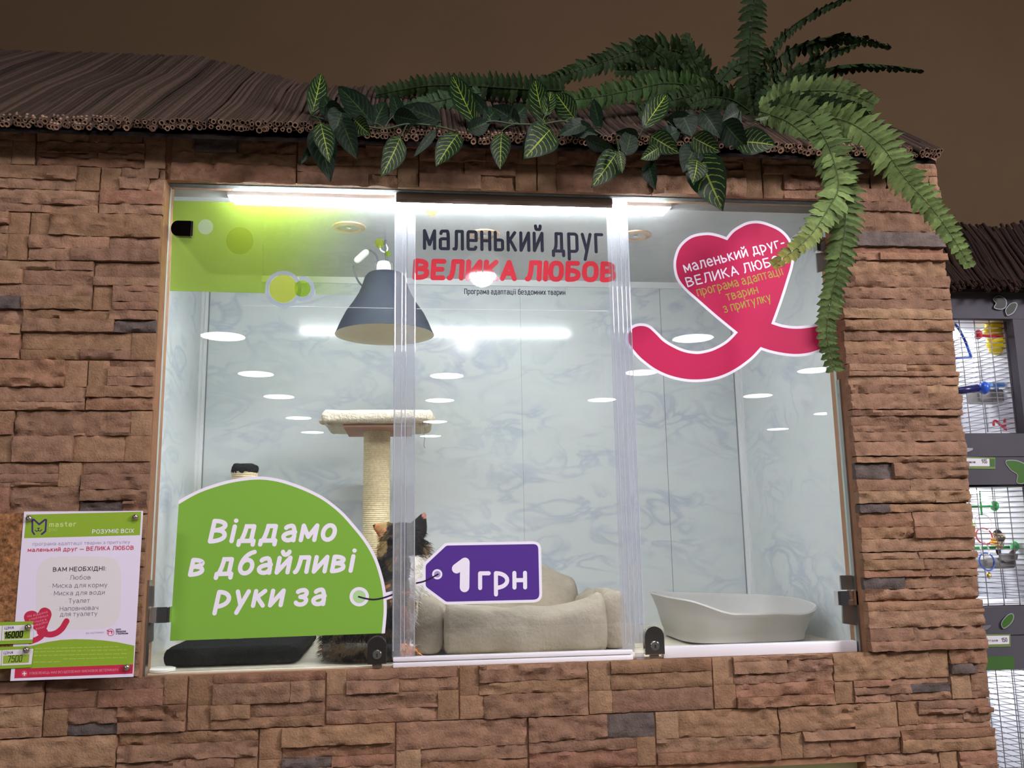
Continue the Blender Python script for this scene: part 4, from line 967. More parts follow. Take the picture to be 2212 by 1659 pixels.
def leaf(parent, base, tip, wpx, yb, yt, m, fold=0.25, curl=0.10, roll=0.0, petiole=None):
    """pointed oval leaf from base to tip (pixels with depths)"""
    yb -= 0.055; yt -= 0.055; B = at(base[0], base[1], yb); T_ = at(tip[0], tip[1], yt); ax = T_ - B; Ln = ax.length; ax.normalize()
    mid = (B+T_)/2; hw = wpx*(mid - CAM).length/FPX/2
    tocam = (CAM - mid).normalized(); sd = ax.cross(tocam).normalized(); nr = sd.cross(ax).normalized()
    R_ = Matrix.Rotation(roll, 3, ax); sd = R_ @ sd; nr = R_ @ nr
    nu, nv = 6, 12; V = []; F = []; UV = []
    for j in range(nv+1):
        v = j/nv; w = hw*(math.sin(PI*min(1, v**0.78))**0.85 if v < 1 else 0)*(1.0 - 0.12*v); 
        for i in range(nu+1):
            u = i/nu*2-1
            p = B + ax*(Ln*v) + sd*(u*w) + nr*(abs(u)*w*fold - curl*Ln*(2*v-1)**2*0.6 + 0.0016*math.sin(u*3+v*26)*abs(u))
            V.append(p); UV.append((i/nu, v))
    for j in range(nv):
        for i in range(nu): F.append((j*(nu+1)+i, j*(nu+1)+i+1, (j+1)*(nu+1)+i+1, (j+1)*(nu+1)+i))
    q = M(); q.add(V, F, None, UV)
    o = q.build('leaf', m, parent, smooth=True)
    return o
vines = {}
def vine(key, c, label):
    p = at(c[0], c[1], -0.10); vines[key] = thing('leafy_garland', p, label, 'artificial plant', 'striped-leaf garlands along the eave'); return vines[key]
vine('a', (770,275), 'left bunch of artificial striped dark leaves hanging off the thatch eave')
vine('b', (1120,275), 'middle bunch of artificial striped dark leaves on the thatch eave above the title lettering')
vine('c', (1480,290), 'right bunch of artificial striped dark leaves whose biggest leaf dips over the glass')
# base, tip, width px, depth base, depth tip, kind (0 bright, 1 dark)
LEAVES = {
'a': [((676,242),(697,150),42,-.02,.05,0),((806,266),(728,181),52,-.09,-.02,1),((686,268),(713,388),62,-.10,-.13,1),((692,262),(712,350),46,-.13,-.16,0),((735,252),(770,342),50,-.11,-.14,1),
      ((868,294),(825,381),54,-.13,-.15,0),((764,258),(800,292),44,-.12,-.13,0),((944,278),(893,340),20,-.12,-.14,1),((990,286),(942,358),54,-.12,-.15,0),((952,262),(868,228),50,-.10,-.06,1),
      ((868,268),(846,196),34,-.08,-.02,1),((676,314),(648,356),15,-.10,-.12,1),((722,262),(700,205),46,-.08,-.03,1),((800,285),(835,212),50,-.08,-.02,1),((700,230),(752,258),46,-.09,-.10,1),((742,230),(722,290),52,-.10,-.12,1),((850,250),(905,262),46,-.09,-.10,1),((890,262),(925,225),40,-.08,-.04,1)],
'b': [((1024,262),(972,152),48,-.09,.02,0),((1052,248),(1012,195),28,-.09,-.04,1),((1083,284),(1080,364),46,-.12,-.14,0),((1192,276),(1134,340),76,-.12,-.15,0),((1174,262),(1152,160),46,-.09,0,0),
      ((1180,246),(1192,192),34,-.09,-.04,0),((1240,256),(1198,198),50,-.09,-.04,0),((1122,268),(1060,228),46,-.09,-.06,1),((1296,276),(1280,210),30,-.10,-.04,1),((1152,284),(1130,342),30,-.10,-.13,1),
      ((1270,262),(1206,292),36,-.11,-.12,1),((1262,298),(1332,326),34,-.11,-.13,1),((1100,262),(1140,228),44,-.09,-.06,1),((1050,262),(1078,230),40,-.09,-.05,1),((1230,275),(1290,290),40,-.10,-.11,1),((1010,282),(1060,262),40,-.10,-.09,1)],
'c': [((1336,326),(1279,404),58,-.12,-.15,0),((1338,322),(1345,374),22,-.15,-.16,0),((1352,334),(1366,276),44,-.12,-.10,1),((1394,270),(1446,196),48,-.10,-.04,0),((1402,292),(1466,330),52,-.11,-.14,0),
      ((1425,318),(1384,344),36,-.12,-.14,0),((1398,346),(1414,408),36,-.11,-.13,1),((1494,296),(1556,328),52,-.12,-.14,0),((1506,330),(1560,453),84,-.12,-.16,0),((1508,342),(1498,394),52,-.155,-.165,0),
      ((1590,304),(1676,312),62,-.11,-.15,0),((1560,262),(1612,322),60,-.10,-.12,1),((1664,250),(1628,258),14,-.12,-.13,0),((1516,236),(1556,296),52,-.09,-.11,1),((1470,238),(1496,296),52,-.09,-.11,1),
      ((1440,262),(1500,256),44,-.09,-.09,1),((1504,310),(1476,372),56,-.11,-.125,1),((1380,300),(1330,286),38,-.10,-.10,1),((1600,240),(1560,262),50,-.08,-.09,1),((1430,300),(1470,280),42,-.10,-.10,1)]}
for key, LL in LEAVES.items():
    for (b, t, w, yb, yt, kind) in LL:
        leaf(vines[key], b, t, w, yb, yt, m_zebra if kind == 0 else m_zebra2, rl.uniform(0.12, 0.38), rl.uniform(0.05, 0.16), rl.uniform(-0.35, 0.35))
def stem_of(key, pts):
    pts = [(x, y, d-0.055) for x, y, d in pts]; q = M(); q.tube(catmull([at(x, y, d) for x, y, d in pts], 6), 0.0022, 6)
    for (b, t, w, yb, yt, kind) in LEAVES[key]:
        n_ = min(pts, key=lambda p: (p[0]-b[0])**2 + (p[1]-b[1])**2)
        q.tube(catmull([at(n_[0], n_[1], n_[2]), at((n_[0]+b[0])/2, (n_[1]+b[1])/2-3, (n_[2]+yb-0.055)/2), at(b[0], b[1], yb-0.055)], 4), 0.0013, 5)
    q.build('stem', m_stem, vines[key], smooth=True)
stem_of('a', [(672,250,-.06),(720,262,-.09),(775,270,-.09),(830,278,-.09),(880,268,-.09),(940,272,-.09),(985,284,-.09)])
stem_of('b', [(1010,276,-.09),(1060,262,-.09),(1110,268,-.09),(1170,268,-.09),(1220,262,-.09),(1280,280,-.09),(1310,300,-.09)])
stem_of('c', [(1330,300,-.09),(1380,296,-.09),(1420,304,-.09),(1470,290,-.09),(1510,310,-.09),(1560,270,-.09),(1600,282,-.09)])
# ferns
m_fern = mat('fern_green', s2l((72,104,52)), 0.65, attr=True, noi=(40, 0.25), spec=0.1)
def frond(parent, pts, hw, col, nleaf=None, droop=0.25, tipcol=None, lean=0.55, wdeep=0.0, flip=1, one=None):
    """fern frond: midrib along pixel path (x, y, depth) with toothed leaflets both sides; hw half width in px (base, mid, tip)"""
    P = catmull([at(x, y, d) for x, y, d in pts], 10); k = len(P)
    L_ = [0.0]
    for i in range(1, k): L_.append(L_[-1] + (P[i]-P[i-1]).length)
    tot = L_[-1]; n = nleaf or max(8, int(tot/0.0150)); q = M()
    def sample(s_):
        for i in range(1, k):
            if L_[i] >= s_: t = (s_-L_[i-1])/max(1e-9, L_[i]-L_[i-1]); return P[i-1].lerp(P[i], t), (P[i]-P[i-1]).normalized()
        return P[-1], (P[-1]-P[-2]).normalized()
    cdim = tuple(c*0.55 for c in col)
    q.tube(P[::2] + ([P[-1]] if (k-1) % 2 else []), [0.0018*(1-0.7*i/(len(P[::2])+1)) for i in range(len(P[::2]) + (1 if (k-1) % 2 else 0))], 5, True, cdim)
    for a in range(n):
        u = (a+0.5)/n; p, t = sample(tot*u)
        w_px = hw[0] + (hw[1]-hw[0])*min(1, u/0.25) if u < 0.25 else (hw[1] + (hw[2]-hw[1])*((u-0.25)/0.75)**1.3)
        W_ = w_px*(p-CAM).length/FPX
        tc_ = (CAM-p).normalized(); sd = t.cross(tc_).normalized(); nr = sd.cross(t).normalized()
        tw = rl.uniform(-0.25, 0.25) + wdeep
        sd = Matrix.Rotation(tw, 3, t) @ sd; nr = Matrix.Rotation(tw, 3, t) @ nr
        for s in (-1, 1):
            if one and s != one and u > 0.15: continue
            ln = W_*rl.uniform(0.85, 1.12); dirv = (sd*s + t*(lean*rl.uniform(0.7, 1.2)) + Vector((0, 0, -droop*rl.uniform(0.4, 1.3)))).normalized()
            wd = tot/n*rl.uniform(0.85, 1.10); perp = dirv.cross(nr).normalized(); nn = nr
            S_ = 5; V = []; F = []
            for i in range(S_+1):
                v = i/S_; prof = (0.75 + 0.25*math.sin(PI*v))*(1 - v**3)*0.62 + (0.10 if v < 0.99 else 0.02)
                tooth = (1.0 if i % 2 == 0 else 0.72)
                c_ = p + dirv*(ln*v) + nn*(-0.10*ln*v*v + 0.03*ln*math.sin(v*3))
                o1 = perp*(wd*prof*tooth); o2 = perp*(wd*prof*(1.72-tooth))
                V += [c_ - o1, c_ + nn*(-0.10*wd), c_ + o2]
            for i in range(S_):
                F += [(i*3, i*3+1, i*3+4, i*3+3), (i*3+1, i*3+2, i*3+5, i*3+4)]
            v_ = rl.uniform(0.75, 1.2); cc = col
            if tipcol and u > 0.55:
                m_ = min(1, (u-0.55)/0.4)*rl.uniform(0.5, 1.0); cc = tuple(c0*(1-m_)+c1*m_ for c0, c1 in zip(col, tipcol))
            q.add(V, F, tuple(c*v_ for c in cc))
    return q.build('frond', m_fern, parent)
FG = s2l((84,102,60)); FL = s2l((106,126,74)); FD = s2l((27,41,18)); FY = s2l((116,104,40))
f1 = thing('fern', at(1650, 240, 0.02), 'big fern at the right end of the eave with fronds spilling over the glass', 'artificial plant')
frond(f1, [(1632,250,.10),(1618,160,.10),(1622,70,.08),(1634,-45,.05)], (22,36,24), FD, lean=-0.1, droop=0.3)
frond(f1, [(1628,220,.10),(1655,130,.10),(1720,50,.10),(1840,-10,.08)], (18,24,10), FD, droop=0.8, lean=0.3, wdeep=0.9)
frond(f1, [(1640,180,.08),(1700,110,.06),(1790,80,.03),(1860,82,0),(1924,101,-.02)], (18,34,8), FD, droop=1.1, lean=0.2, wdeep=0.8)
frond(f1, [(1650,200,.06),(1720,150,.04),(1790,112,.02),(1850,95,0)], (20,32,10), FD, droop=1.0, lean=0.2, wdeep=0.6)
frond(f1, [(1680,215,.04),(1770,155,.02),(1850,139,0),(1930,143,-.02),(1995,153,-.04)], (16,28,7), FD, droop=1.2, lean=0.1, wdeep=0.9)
frond(f1, [(1640,236,.0),(1720,200,-.03),(1800,196,-.06),(1850,208,-.08),(1888,226,-.10)], (26,40,20), FG, droop=0.25)
frond(f1, [(1650,240,.0),(1740,222,-.03),(1830,236,-.06),(1880,262,-.08)], (24,34,16), FD, droop=0.3)
frond(f1, [(1680,228,-.05),(1740,246,-.10),(1782,300,-.15),(1806,360,-.18),(1822,420,-.20),(1826,480,-.21),(1815,560,-.20),(1797,640,-.18),(1786,720,-.17),(1803,800,-.16)], (30,46,20), FG, droop=0.10, lean=0.35)
frond(f1, [(1796,330,-.17),(1812,400,-.20),(1790,450,-.22),(1745,515,-.24),(1670,574,-.25)], (26,40,13), FL, droop=0.10, lean=0.35, tipcol=FY)
frond(f1, [(1760,250,-.08),(1830,262,-.12),(1900,310,-.16),(1955,385,-.18),(2005,440,-.19),(2050,500,-.20),(2096,576,-.21)], (34,46,13), FL, droop=0.10, lean=0.4)
frond(f1, [(1700,250,-.06),(1760,262,-.09),(1800,300,-.11),(1850,335,-.13)], (20,28,14), FG, droop=0.2)
frond(f1, [(1640,240,-.02),(1700,262,-.08),(1745,300,-.12),(1790,352,-.14),(1800,420,-.15)], (22,40,22), FG, droop=0.15)
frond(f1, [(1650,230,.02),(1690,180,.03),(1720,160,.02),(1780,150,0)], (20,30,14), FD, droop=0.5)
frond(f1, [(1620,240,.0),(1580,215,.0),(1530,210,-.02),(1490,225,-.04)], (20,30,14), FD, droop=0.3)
f2 = thing('fern', at(1480, 215, 0.05), 'dark artificial fern sprawling left along the thatch behind the striped leaves', 'artificial plant')
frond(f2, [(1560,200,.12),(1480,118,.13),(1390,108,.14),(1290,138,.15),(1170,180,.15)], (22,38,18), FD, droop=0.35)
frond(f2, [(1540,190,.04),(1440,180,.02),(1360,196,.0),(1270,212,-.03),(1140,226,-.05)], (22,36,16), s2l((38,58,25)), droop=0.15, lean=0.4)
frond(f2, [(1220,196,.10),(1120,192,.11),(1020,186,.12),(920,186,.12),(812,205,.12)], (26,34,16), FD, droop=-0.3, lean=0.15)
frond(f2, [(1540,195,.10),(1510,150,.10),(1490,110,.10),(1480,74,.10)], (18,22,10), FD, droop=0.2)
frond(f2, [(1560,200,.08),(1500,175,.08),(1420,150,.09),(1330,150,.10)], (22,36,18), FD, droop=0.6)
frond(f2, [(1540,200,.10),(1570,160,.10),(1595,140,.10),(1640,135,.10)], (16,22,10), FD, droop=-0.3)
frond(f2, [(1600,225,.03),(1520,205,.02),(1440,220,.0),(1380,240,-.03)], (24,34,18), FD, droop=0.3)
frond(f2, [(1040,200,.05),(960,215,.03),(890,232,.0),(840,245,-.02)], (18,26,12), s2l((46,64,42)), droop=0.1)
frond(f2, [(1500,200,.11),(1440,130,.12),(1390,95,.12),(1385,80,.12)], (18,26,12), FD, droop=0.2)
# ------------------------------------------------------------------ poster, price cards and cork board on the left
m_cork = mat('cork', s2l((140,98,66)), 0.95, noi=(110, 0.75), bump=(60, 0.8, 0.006), spec=0.1)
YK, YP_ = -0.088, -0.0895
ck = M(); a = at(-330, 1445, YK); b = at(170, 1107, YK)
ck.box((a.x, YK, a.z), (b.x, YK+0.014, b.z)); o = ck.build('cork_board', m_cork); tag(o, 'brown cork notice board on the stone wall behind the pinned poster', 'notice board')
p_white = vinyl('poster_paper', (228,218,238), 0.5); p_green = vinyl('poster_green', (140,172,52)); p_red = vinyl('poster_red', (196,48,78)); p_ink = vinyl('poster_violet_ink', (66,48,110)); p_grey = vinyl('poster_grey_ink', (96,88,112)); p_lgrey = vinyl('poster_pale_ink', (166,158,186)); p_blob = vinyl('poster_cream', (222,216,218)); p_palewhite = vinyl('poster_lime_ink', (196,214,130)); p_pinkink = vinyl('poster_pink_ink', (226,140,160)); p_dk = vinyl('poster_dark_ink', (50,42,66))
def pc(x, y): return (x/3.95, 1080 + y/3.95)
def pcs(*pts): return [pc(*p) for p in pts]
po = thing('poster', at(170, 1465, YP_), 'white poster with lime header and red footer pinned to the cork board', 'poster')
q = M(); flat_shape(q, [(52,1105),(309,1103.5),(288,1462),(22,1471)], YP_, 0.001); q.build('paper', p_white, po)
Y1 = YP_-0.00010; Y2 = YP_-0.00022; Y3 = YP_-0.00040
q = M(); flat_shape(q, pcs((225,125),(1205,100),(1194,300),(205,326)), Y1, 0.0002); q.build('header_band', p_green, po)
q = M(); flat_shape(q, pcs((283,1240),(400,1212),(520,1194),(640,1188),(760,1190),(880,1198),(1000,1213),(1146,1243),(1138,1402),(128,1441),(140,1262)), Y1, 0.0002); q.build('footer_band', p_green, po)
q = M(); flat_shape(q, pcs((128,1441),(1137,1402),(1131,1482),(122,1522)), Y1, 0.0002); q.build('footer_band', p_red, po)
bl = [(cx_, cy_) for cx_, cy_ in [(670 + 362*math.copysign(abs(math.cos(t))**0.42, math.cos(t)) - 12*math.sin(t), 790 + 310*math.copysign(abs(math.sin(t))**0.42, math.sin(t))) for t in [2*PI*i/72 for i in range(72)]]]
q = M(); flat_shape(q, pcs(*bl), Y1, 0.0002); q.build('cream_patch', p_blob, po)
q = M(); 
def pl_(m, pts, w, Y, smooth=False): line_px(m, pcs(*pts), w/3.95, Y, smooth)
pl_(q, [(292,292),(276,268),(276,170),(290,168),(334,208),(384,168),(394,170),(388,266),(356,292)], 15, Y2)
pl_(q, [(300,258),(312,268),(326,262),(328,246),(330,262),(344,266),(356,254)], 7, Y2); flat_shape(q, pcs((314,238),(342,236),(329,252)), Y2, 0.0002)
q.build('cat_logo', p_ink, po)
def ptxt(txt, a, b, xh, mt, w=0.16, rnd=0.9, sl=0.0, Y=Y2, name='lettering'):
    t = M(); lettering(t, txt, pc(*a), pc(*b), xh/3.95, Y, w, rnd, sl); return t.build(name, mt, po)
ptxt('master', (418,230), (650,225), 30, p_palewhite, 0.26); ptxt('ZOO', (416,267), (487,264), 15, p_palewhite, 0.14); ptxt('РОЗУМІЄ ВСІХ', (786,287), (1142,279), 25, v_white, 0.2)
ptxt('програма адаптації тварин з притулку', (277,390), (1110,371), 20, p_lgrey, 0.16)
ptxt('маленький друг — ВЕЛИКА ЛЮБОВ', (236,443), (1141,424), 25, p_red, 0.22)
ptxt('ВАМ НЕОБХІДНІ:', (450,611), (904,601), 26, p_dk, 0.22)
for txt, a, b in (('· Любов', (566,681), (773,677)), ('· Миска для корму', (420,751), (915,742)), ('· Миска для води', (432,816), (893,805)), ('· Туалет', (558,881), (766,875)), ('· Наповнювач', (482,947), (838,936)), ('для туалету', (511,994), (829,986))):
    ptxt(txt, a, b, 27, p_grey, 0.13)
q = M()
hrt = catmull([(322,965),(300,950),(265,945),(228,957),(207,985),(206,1015),(222,1045),(270,1085),(320,1125),(365,1158),(392,1110),(412,1060),(432,1010),(440,975),(428,940),(400,922),(375,918),(345,932)], 4, True)
flat_shape(q, pcs(*[(p.x, p.y) for p in hrt]), Y2, 0.0002); q.build('heart', p_red, po)
q = M(); pl_(q, [(340,1128),(372,1140),(430,1148),(485,1132),(530,1095),(555,1055),(568,1034)], 50, Y2, True); pl_(q, [(385,1120),(350,1165),(310,1190),(255,1208)], 46, Y2, True); q.build('heart_ribbon', p_red, po)
for txt, a, b in (('Ми віддамо', (235,1004), (408,962)), ('улюбленця', (248,1030), (410,992)), ('тільки в', (278,1052), (398,1026)), ('надійні', (288,1078), (408,1048)), ('руки!', (308,1108), (382,1090))):
    ptxt(txt, a, b, 14, p_pinkink, 0.2, Y=Y3)
q = M()
rp = random.Random(2)
for y, xa, xb in ((1268,300,1010),(1295,290,1075),(1328,290,1080),(1362,540,1076),(1384,285,520)):
    x = xa
    while x < xb:
        w = rp.uniform(18, 60); yy = y - (x-300)*0.022
        pl_(q, [(x, yy), (min(xb, x+w), yy-w*0.02)], 8, Y2); x += w + 16
q.build('fine_print', vinyl('poster_faint_ink', (166,194,84)), po)
ptxt('УЛЮБЛЕНЕЦЬ МАЄ ВСІ ЩЕПЛЕННЯ І ВИСНОВОК ВЕТЕРИНАРА', (250,1490), (1011,1458), 15, p_pinkink, 0.2)
q = M(); disc_px(q, pc(208,1482), 27/3.95, Y2, 24, 0.0002); q.build('round_badge', vinyl('poster_rose', (214,84,110)), po)
q = M(); pl_(q, [(194,1483),(222,1481)], 8, Y3); pl_(q, [(207,1468),(209,1496)], 8, Y3); q.build('plus_mark', v_white, po)
ptxt('ЗА ПІДТРИМКИ', (732,1144), (887,1137), 10, p_lgrey, 0.16)
q = M(); ring_px(q, pc(944,1130), 27/3.95, 31/3.95, Y2, 28); pl_(q, [(915,1112),(925,1120),(950,1118),(958,1125)], 8, Y2); pl_(q, [(928,1120),(926,1142)], 6, Y2); pl_(q, [(950,1120),(954,1142)], 6, Y2); q.build('dog_logo', p_red, po)
for txt, a, b in (('ЦЕНТР', (988,1113), (1031,1111)), ('ПОВОДЖЕННЯ', (988,1131), (1074,1128)), ('З ТВАРИНАМИ', (988,1149), (1092,1145))): ptxt(txt, a, b, 10, p_dk, 0.24)
# price cards
def card(name, pts, label):
    q = M(); o = thing(name, at(pts[2][0], pts[2][1], YP_-0.002), label, 'price card', 'green price cards pinned over the poster')
    flat_shape(q, pts, YP_-0.002, 0.0005); q.build('card', p_green, o); return o
YC1, YC2, YC3 = YP_-0.0021, YP_-0.0022, YP_-0.00232
def ctxt(o, txt, a, b, xh, mt, w): t = M(); lettering(t, txt, pc(*a), pc(*b), xh/3.95, YC3, w, 0.35, 0.08); t.build('lettering', mt, o)
def cpoly(o, name, pts, Y, mt): q = M(); flat_shape(q, pcs(*pts), Y, 0.0002); q.build(name, mt, o)
p_box = vinyl('card_price_field', (150,178,62)); p_black = vinyl('black_marker', (22,26,18)); p_cardw = vinyl('card_white', (226,218,230))
c1 = card('price_card', pcs((-170,1048),(281,1034),(277,1223),(-170,1238)), 'green price card marked 16000, the upper of the two over the poster')
cpoly(c1, 'white_panel', [(-160,1078),(284,1064),(280,1190),(-160,1206)], YC1, p_cardw); cpoly(c1, 'price_field', [(36,1122),(258,1110),(253,1181),(36,1192)], YC2, p_box)
q = M(); pl_(q, [(19,1072),(13,1198)], 5, YC2); q.build('divider', p_green, c1)
ctxt(c1, 'ЦІНА', (38,1104), (118,1100), 17, p_ink, 0.2); ctxt(c1, '16000', (36,1180), (192,1172), 40, p_black, 0.28)
c2 = card('price_card', pcs((-170,1262),(284,1244),(268,1428),(-170,1450)), 'green price card marked 7500, the lower of the two over the poster')
cpoly(c2, 'white_panel', [(-160,1290),(285,1270),(268,1402),(-160,1420)], YC1, p_cardw); cpoly(c2, 'price_field', [(28,1328),(252,1316),(244,1388),(24,1398)], YC2, p_box)
q = M(); pl_(q, [(17,1284),(10,1412)], 5, YC2); q.build('divider', p_green, c2)
ctxt(c2, 'ЦІНА', (30,1316), (112,1312), 17, p_ink, 0.2); ctxt(c2, '7500', (64,1386), (186,1378), 40, p_black, 0.13)
m_tack = mat('clear_pin_head', s2l((170,162,150)), 0.12, 0.85)
for (x, y), lab, yy in (((252,158), 'shiny push pin in the upper left corner of the poster', YP_), ((1157,148), 'shiny push pin in the upper right corner of the poster', YP_), ((1085,1428), 'shiny push pin in the lower right corner of the poster', YP_), ((242,1085), 'shiny push pin through the upper price card', YP_-0.002), ((228,1278), 'shiny push pin through the lower price card', YP_-0.002)):
    c = at(*pc(x, y), yy-0.001); t_ = thing('push_pin', c, lab, 'push pin', 'push pins on the poster'); q = M()
    q.lathe([(0.0, 0.0075), (0.0035, 0.0068), (0.0058, 0.0045), (0.0066, 0.0015), (0.0060, 0.0)], c, 20, 'Y'); q.build('pin_head', m_tack, t_, smooth=True)
    q = M(); q.tube([c, c+Vector((0, 0.006, 0))], 0.0006, 6); q.build('pin', m_steel, t_)
# ------------------------------------------------------------------ bird shelving unit to the right, set back from the facade
YU = 0.30
m_ugrey = mat('slate_grey_board', s2l((76,74,82)), 0.7, spec=0.15, noi=(8, 0.06)); m_cagewhite = mat('white_cage_lining', s2l((232,234,240)), 0.5); m_wire = mat('galvanised_wire', (0.10, 0.095, 0.11), 0.5, 0.0)
ux0 = 1.865; ux1 = at(2205, 760, YU).x + 0.035
def zy(y, x=2140): return at(x, y, YU).z
unit = thing('bird_shelving_unit', ((ux0+ux1)/2, YU+0.2, 0.0), 'slate grey shelving unit with three lit bird cages beyond the stone corner', 'shelving unit')
UX1 = ux1 + 1.1
def part(name, a, b, m=m_ugrey, r=None):
    q = M()
    if r: q.rbox(a, b, r)
    else: q.box(a, b)
    return q.build(name, m, unit)
part('header_board', (ux0, YU-0.005, zy(689)), (UX1, YU+0.02, zy(628)))
for ya, yb in ((937, 1047), (1311, 1447)):
    zt, zb = zy(ya), zy(yb); zm = zt - (zt-zb)*0.46
    part('shelf_board', (ux0, YU-0.005, zm+0.001), (UX1, YU+0.02, zt)); part('shelf_board', (ux0, YU-0.009, zb), (UX1, YU+0.02, zm-0.001))
    part('shelf_deck', (ux0, YU+0.02, zb+0.004), (UX1, YU+0.42, zt-0.004))
fx = at(2198, 800, YU).x
part('upright', (fx, YU-0.004, 0.0), (fx+0.045, YU+0.03, zy(689))); part('upright', (UX1-0.045, YU-0.004, 0.0), (UX1, YU+0.03, zy(689)))
part('side_board', (ux0-0.02, YU, 0.0), (ux0, YU+0.44, zy(640))); part('side_board', (UX1, YU, 0.0), (UX1+0.02, YU+0.44, zy(640))); part('back_board', (ux0-0.02, YU+0.42, 0.0), (UX1+0.02, YU+0.44, zy(640)), m_cagewhite)
part('top_board', (ux0, YU+0.02, zy(640)-0.03), (UX1, YU+0.42, zy(640)-0.01))
part('plinth', (ux0, YU, 0.0), (UX1, YU+0.42, 0.25))
# thatch hood
hood = thing('reed_hood', (ux0+0.6, YU, zy(630)), 'dark reed hood over the bird shelving unit in the distance', 'roof')
rh = random.Random(6); hm = M(); SLH = math.radians(58)
reed_mesh(hm, ux0-0.08, UX1+0.05, (YU-0.055, zy(632)), lambda x: 0.262 + 0.006*math.sin(x*30), SLH, 0.0095, rh, 2, step=0.0068)
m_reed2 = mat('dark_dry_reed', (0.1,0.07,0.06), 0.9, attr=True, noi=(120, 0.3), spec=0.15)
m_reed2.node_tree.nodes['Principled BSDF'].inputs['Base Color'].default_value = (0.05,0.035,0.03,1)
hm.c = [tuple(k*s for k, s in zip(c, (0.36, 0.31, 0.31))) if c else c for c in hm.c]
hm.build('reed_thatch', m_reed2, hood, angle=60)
q = M(); d = Vector((0, math.cos(SLH), math.sin(SLH))); a = Vector((0, YU-0.05, zy(632)-0.006)); b = a + d*0.25
q.add([(ux0-0.08, a.y, a.z), (UX1+0.05, a.y, a.z), (UX1+0.05, b.y, b.z), (ux0-0.08, b.y, b.z), (ux0-0.08, a.y+0.01, a.z-0.004), (UX1+0.05, a.y+0.01, a.z-0.004), (UX1+0.05, b.y+0.01, b.z-0.004), (ux0-0.08, b.y+0.01, b.z-0.004)], [(0,1,2,3),(7,6,5,4),(0,4,5,1),(2,6,7,3),(0,3,7,4),(1,5,6,2)]); q.build('hood_board', m_darkboard, hood)
# cages
m_strip = mat('cage_strip_light', (1,1,1), 0.5, emis=((0.97,0.98,1.0), 30.0))
def cage(zb, zt, label, px_top):
    o = thing('bird_cage', (ux0+0.25, YU+0.2, zb), label, 'bird cage', 'bird cages in the shelving unit')
    x0, x1, y0, y1 = ux0+0.01, fx-0.003, YU+0.030, YU+0.40
    q = M(); r = 0.0008
    z = zb + 0.004; front = []
    while z < zt-0.003:
        q.box((x0, y0-r, z-r), (x1, y0+r, z+r)); z += 0.0145
    for i in range(9):
        x = x0 + (x1-x0)*i/8.0; q.box((x-r*1.2, y0-2*r, zb), (x+r*1.2, y0, zt))
    q.build('front_grille', m_wire, o)
    for nm, xs in (('side_grille', x0), ('side_grille', x1)):
        q = M(); z = zb + 0.004
        while z < zt-0.003:
            q.box((xs-r, y0, z-r), (xs+r, y1, z+r)); z += 0.0145
        for i in range(4): y = y0 + (y1-y0)*i/3.0; q.box((xs-r*1.2, y-r, zb), (xs+r*1.2, y+r, zt))
        q.build(nm, m_wire, o)
    q = M(); z = zb + 0.004
    while z < zt-0.003:
        q.box((x0, y1-0.012, z-r*0.8), (x1, y1-0.0105, z+r*0.8)); z += 0.0145
    for i in range(5): x = x0 + (x1-x0)*i/4.0; q.box((x-r, y1-0.012, zb), (x+r, y1-0.010, zt))
    q.build('back_grille', m_wire, o)
    q = M(); q.box((x0-0.004, y1+0.002, zb), (fx+0.04, y1+0.012, zt)); q.build('back_lining', m_cagewhite, o)
    q = M(); q.box((x1+0.003, y0+0.004, zb), (x1+0.006, y1, zt)); q.build('side_lining', m_cagewhite, o)
    q = M(); q.rbox((x0+0.02, y0+0.16, zt-0.010), (x1-0.02, y0+0.20, zt-0.002), 0.002); q.build('strip_light', m_strip, o)
    q = M(); q.box((x0-0.004, y0-0.004, zt-0.001), (x1+0.02, y1, zt+0.001)); q.build('top_lining', m_cagewhite, o)
    q = M(); q.box((x0, y0, zb), (x1, y1, zb+0.006)); q.build('cage_tray', m_cagewhite, o)
    return o
cage(zy(937)+0.001, zy(689)+0.004, 'top bird cage of the grey shelving unit with yellow and blue toys inside', 690)
cage(zy(1311)+0.001, zy(1047)-0.005, 'middle bird cage of the grey shelving unit with coloured rings and a small bird inside', 1048)
cage(zy(1447)-0.36, zy(1447)-0.005, 'lowest bird cage of the grey shelving unit, empty behind its wires', 1450)
# labels on the shelf boards
YF = YU-0.0105
l_white = vinyl('label_white', (206,204,212)); l_green = vinyl('label_green', (62,96,48)); l_olive = vinyl('label_olive', (104,126,72)); l_ink = vinyl('label_ink', (70,66,84)); l_leaf = vinyl('leaf_decal_green', (58,96,38)); l_edge = vinyl('leaf_decal_edge', (140,142,146)); l_dleaf = vinyl('leaf_decal_dark', (26,36,22))
def label(pts, wpts, label_txt, texts, cat='shelf label'):
    o = thing('shelf_label', at(*pts[2], YF), label_txt, cat, 'shelf labels on the grey boards')
    q = M(); flat_shape(q, pts, YF, 0.0012); q.build('label_holder', l_olive if wpts else l_green, o)
    if wpts: q = M(); flat_shape(q, wpts, YF-0.0004, 0.0003); q.build('label_card', l_white, o)
    for txt, a, b, xh, sq in texts: t = M(); lettering(t, txt, a, b, xh, YF-0.0009, 0.18, 0.8); t.build('lettering', l_ink, o)
    return o
o = label([(2060,986),(2150,988),(2150,1013),(2060,1012)], [(2062,989),(2137,991),(2138,1007),(2062,1007)], 'green-edged shelf label reading 935 on the upper grey board', [('935', (2121.5,1000.5), (2132.5,1000.5), 6.2, 0), ('хвилястий', (2086,1000), (2107,1000.5), 3.4, 0)])
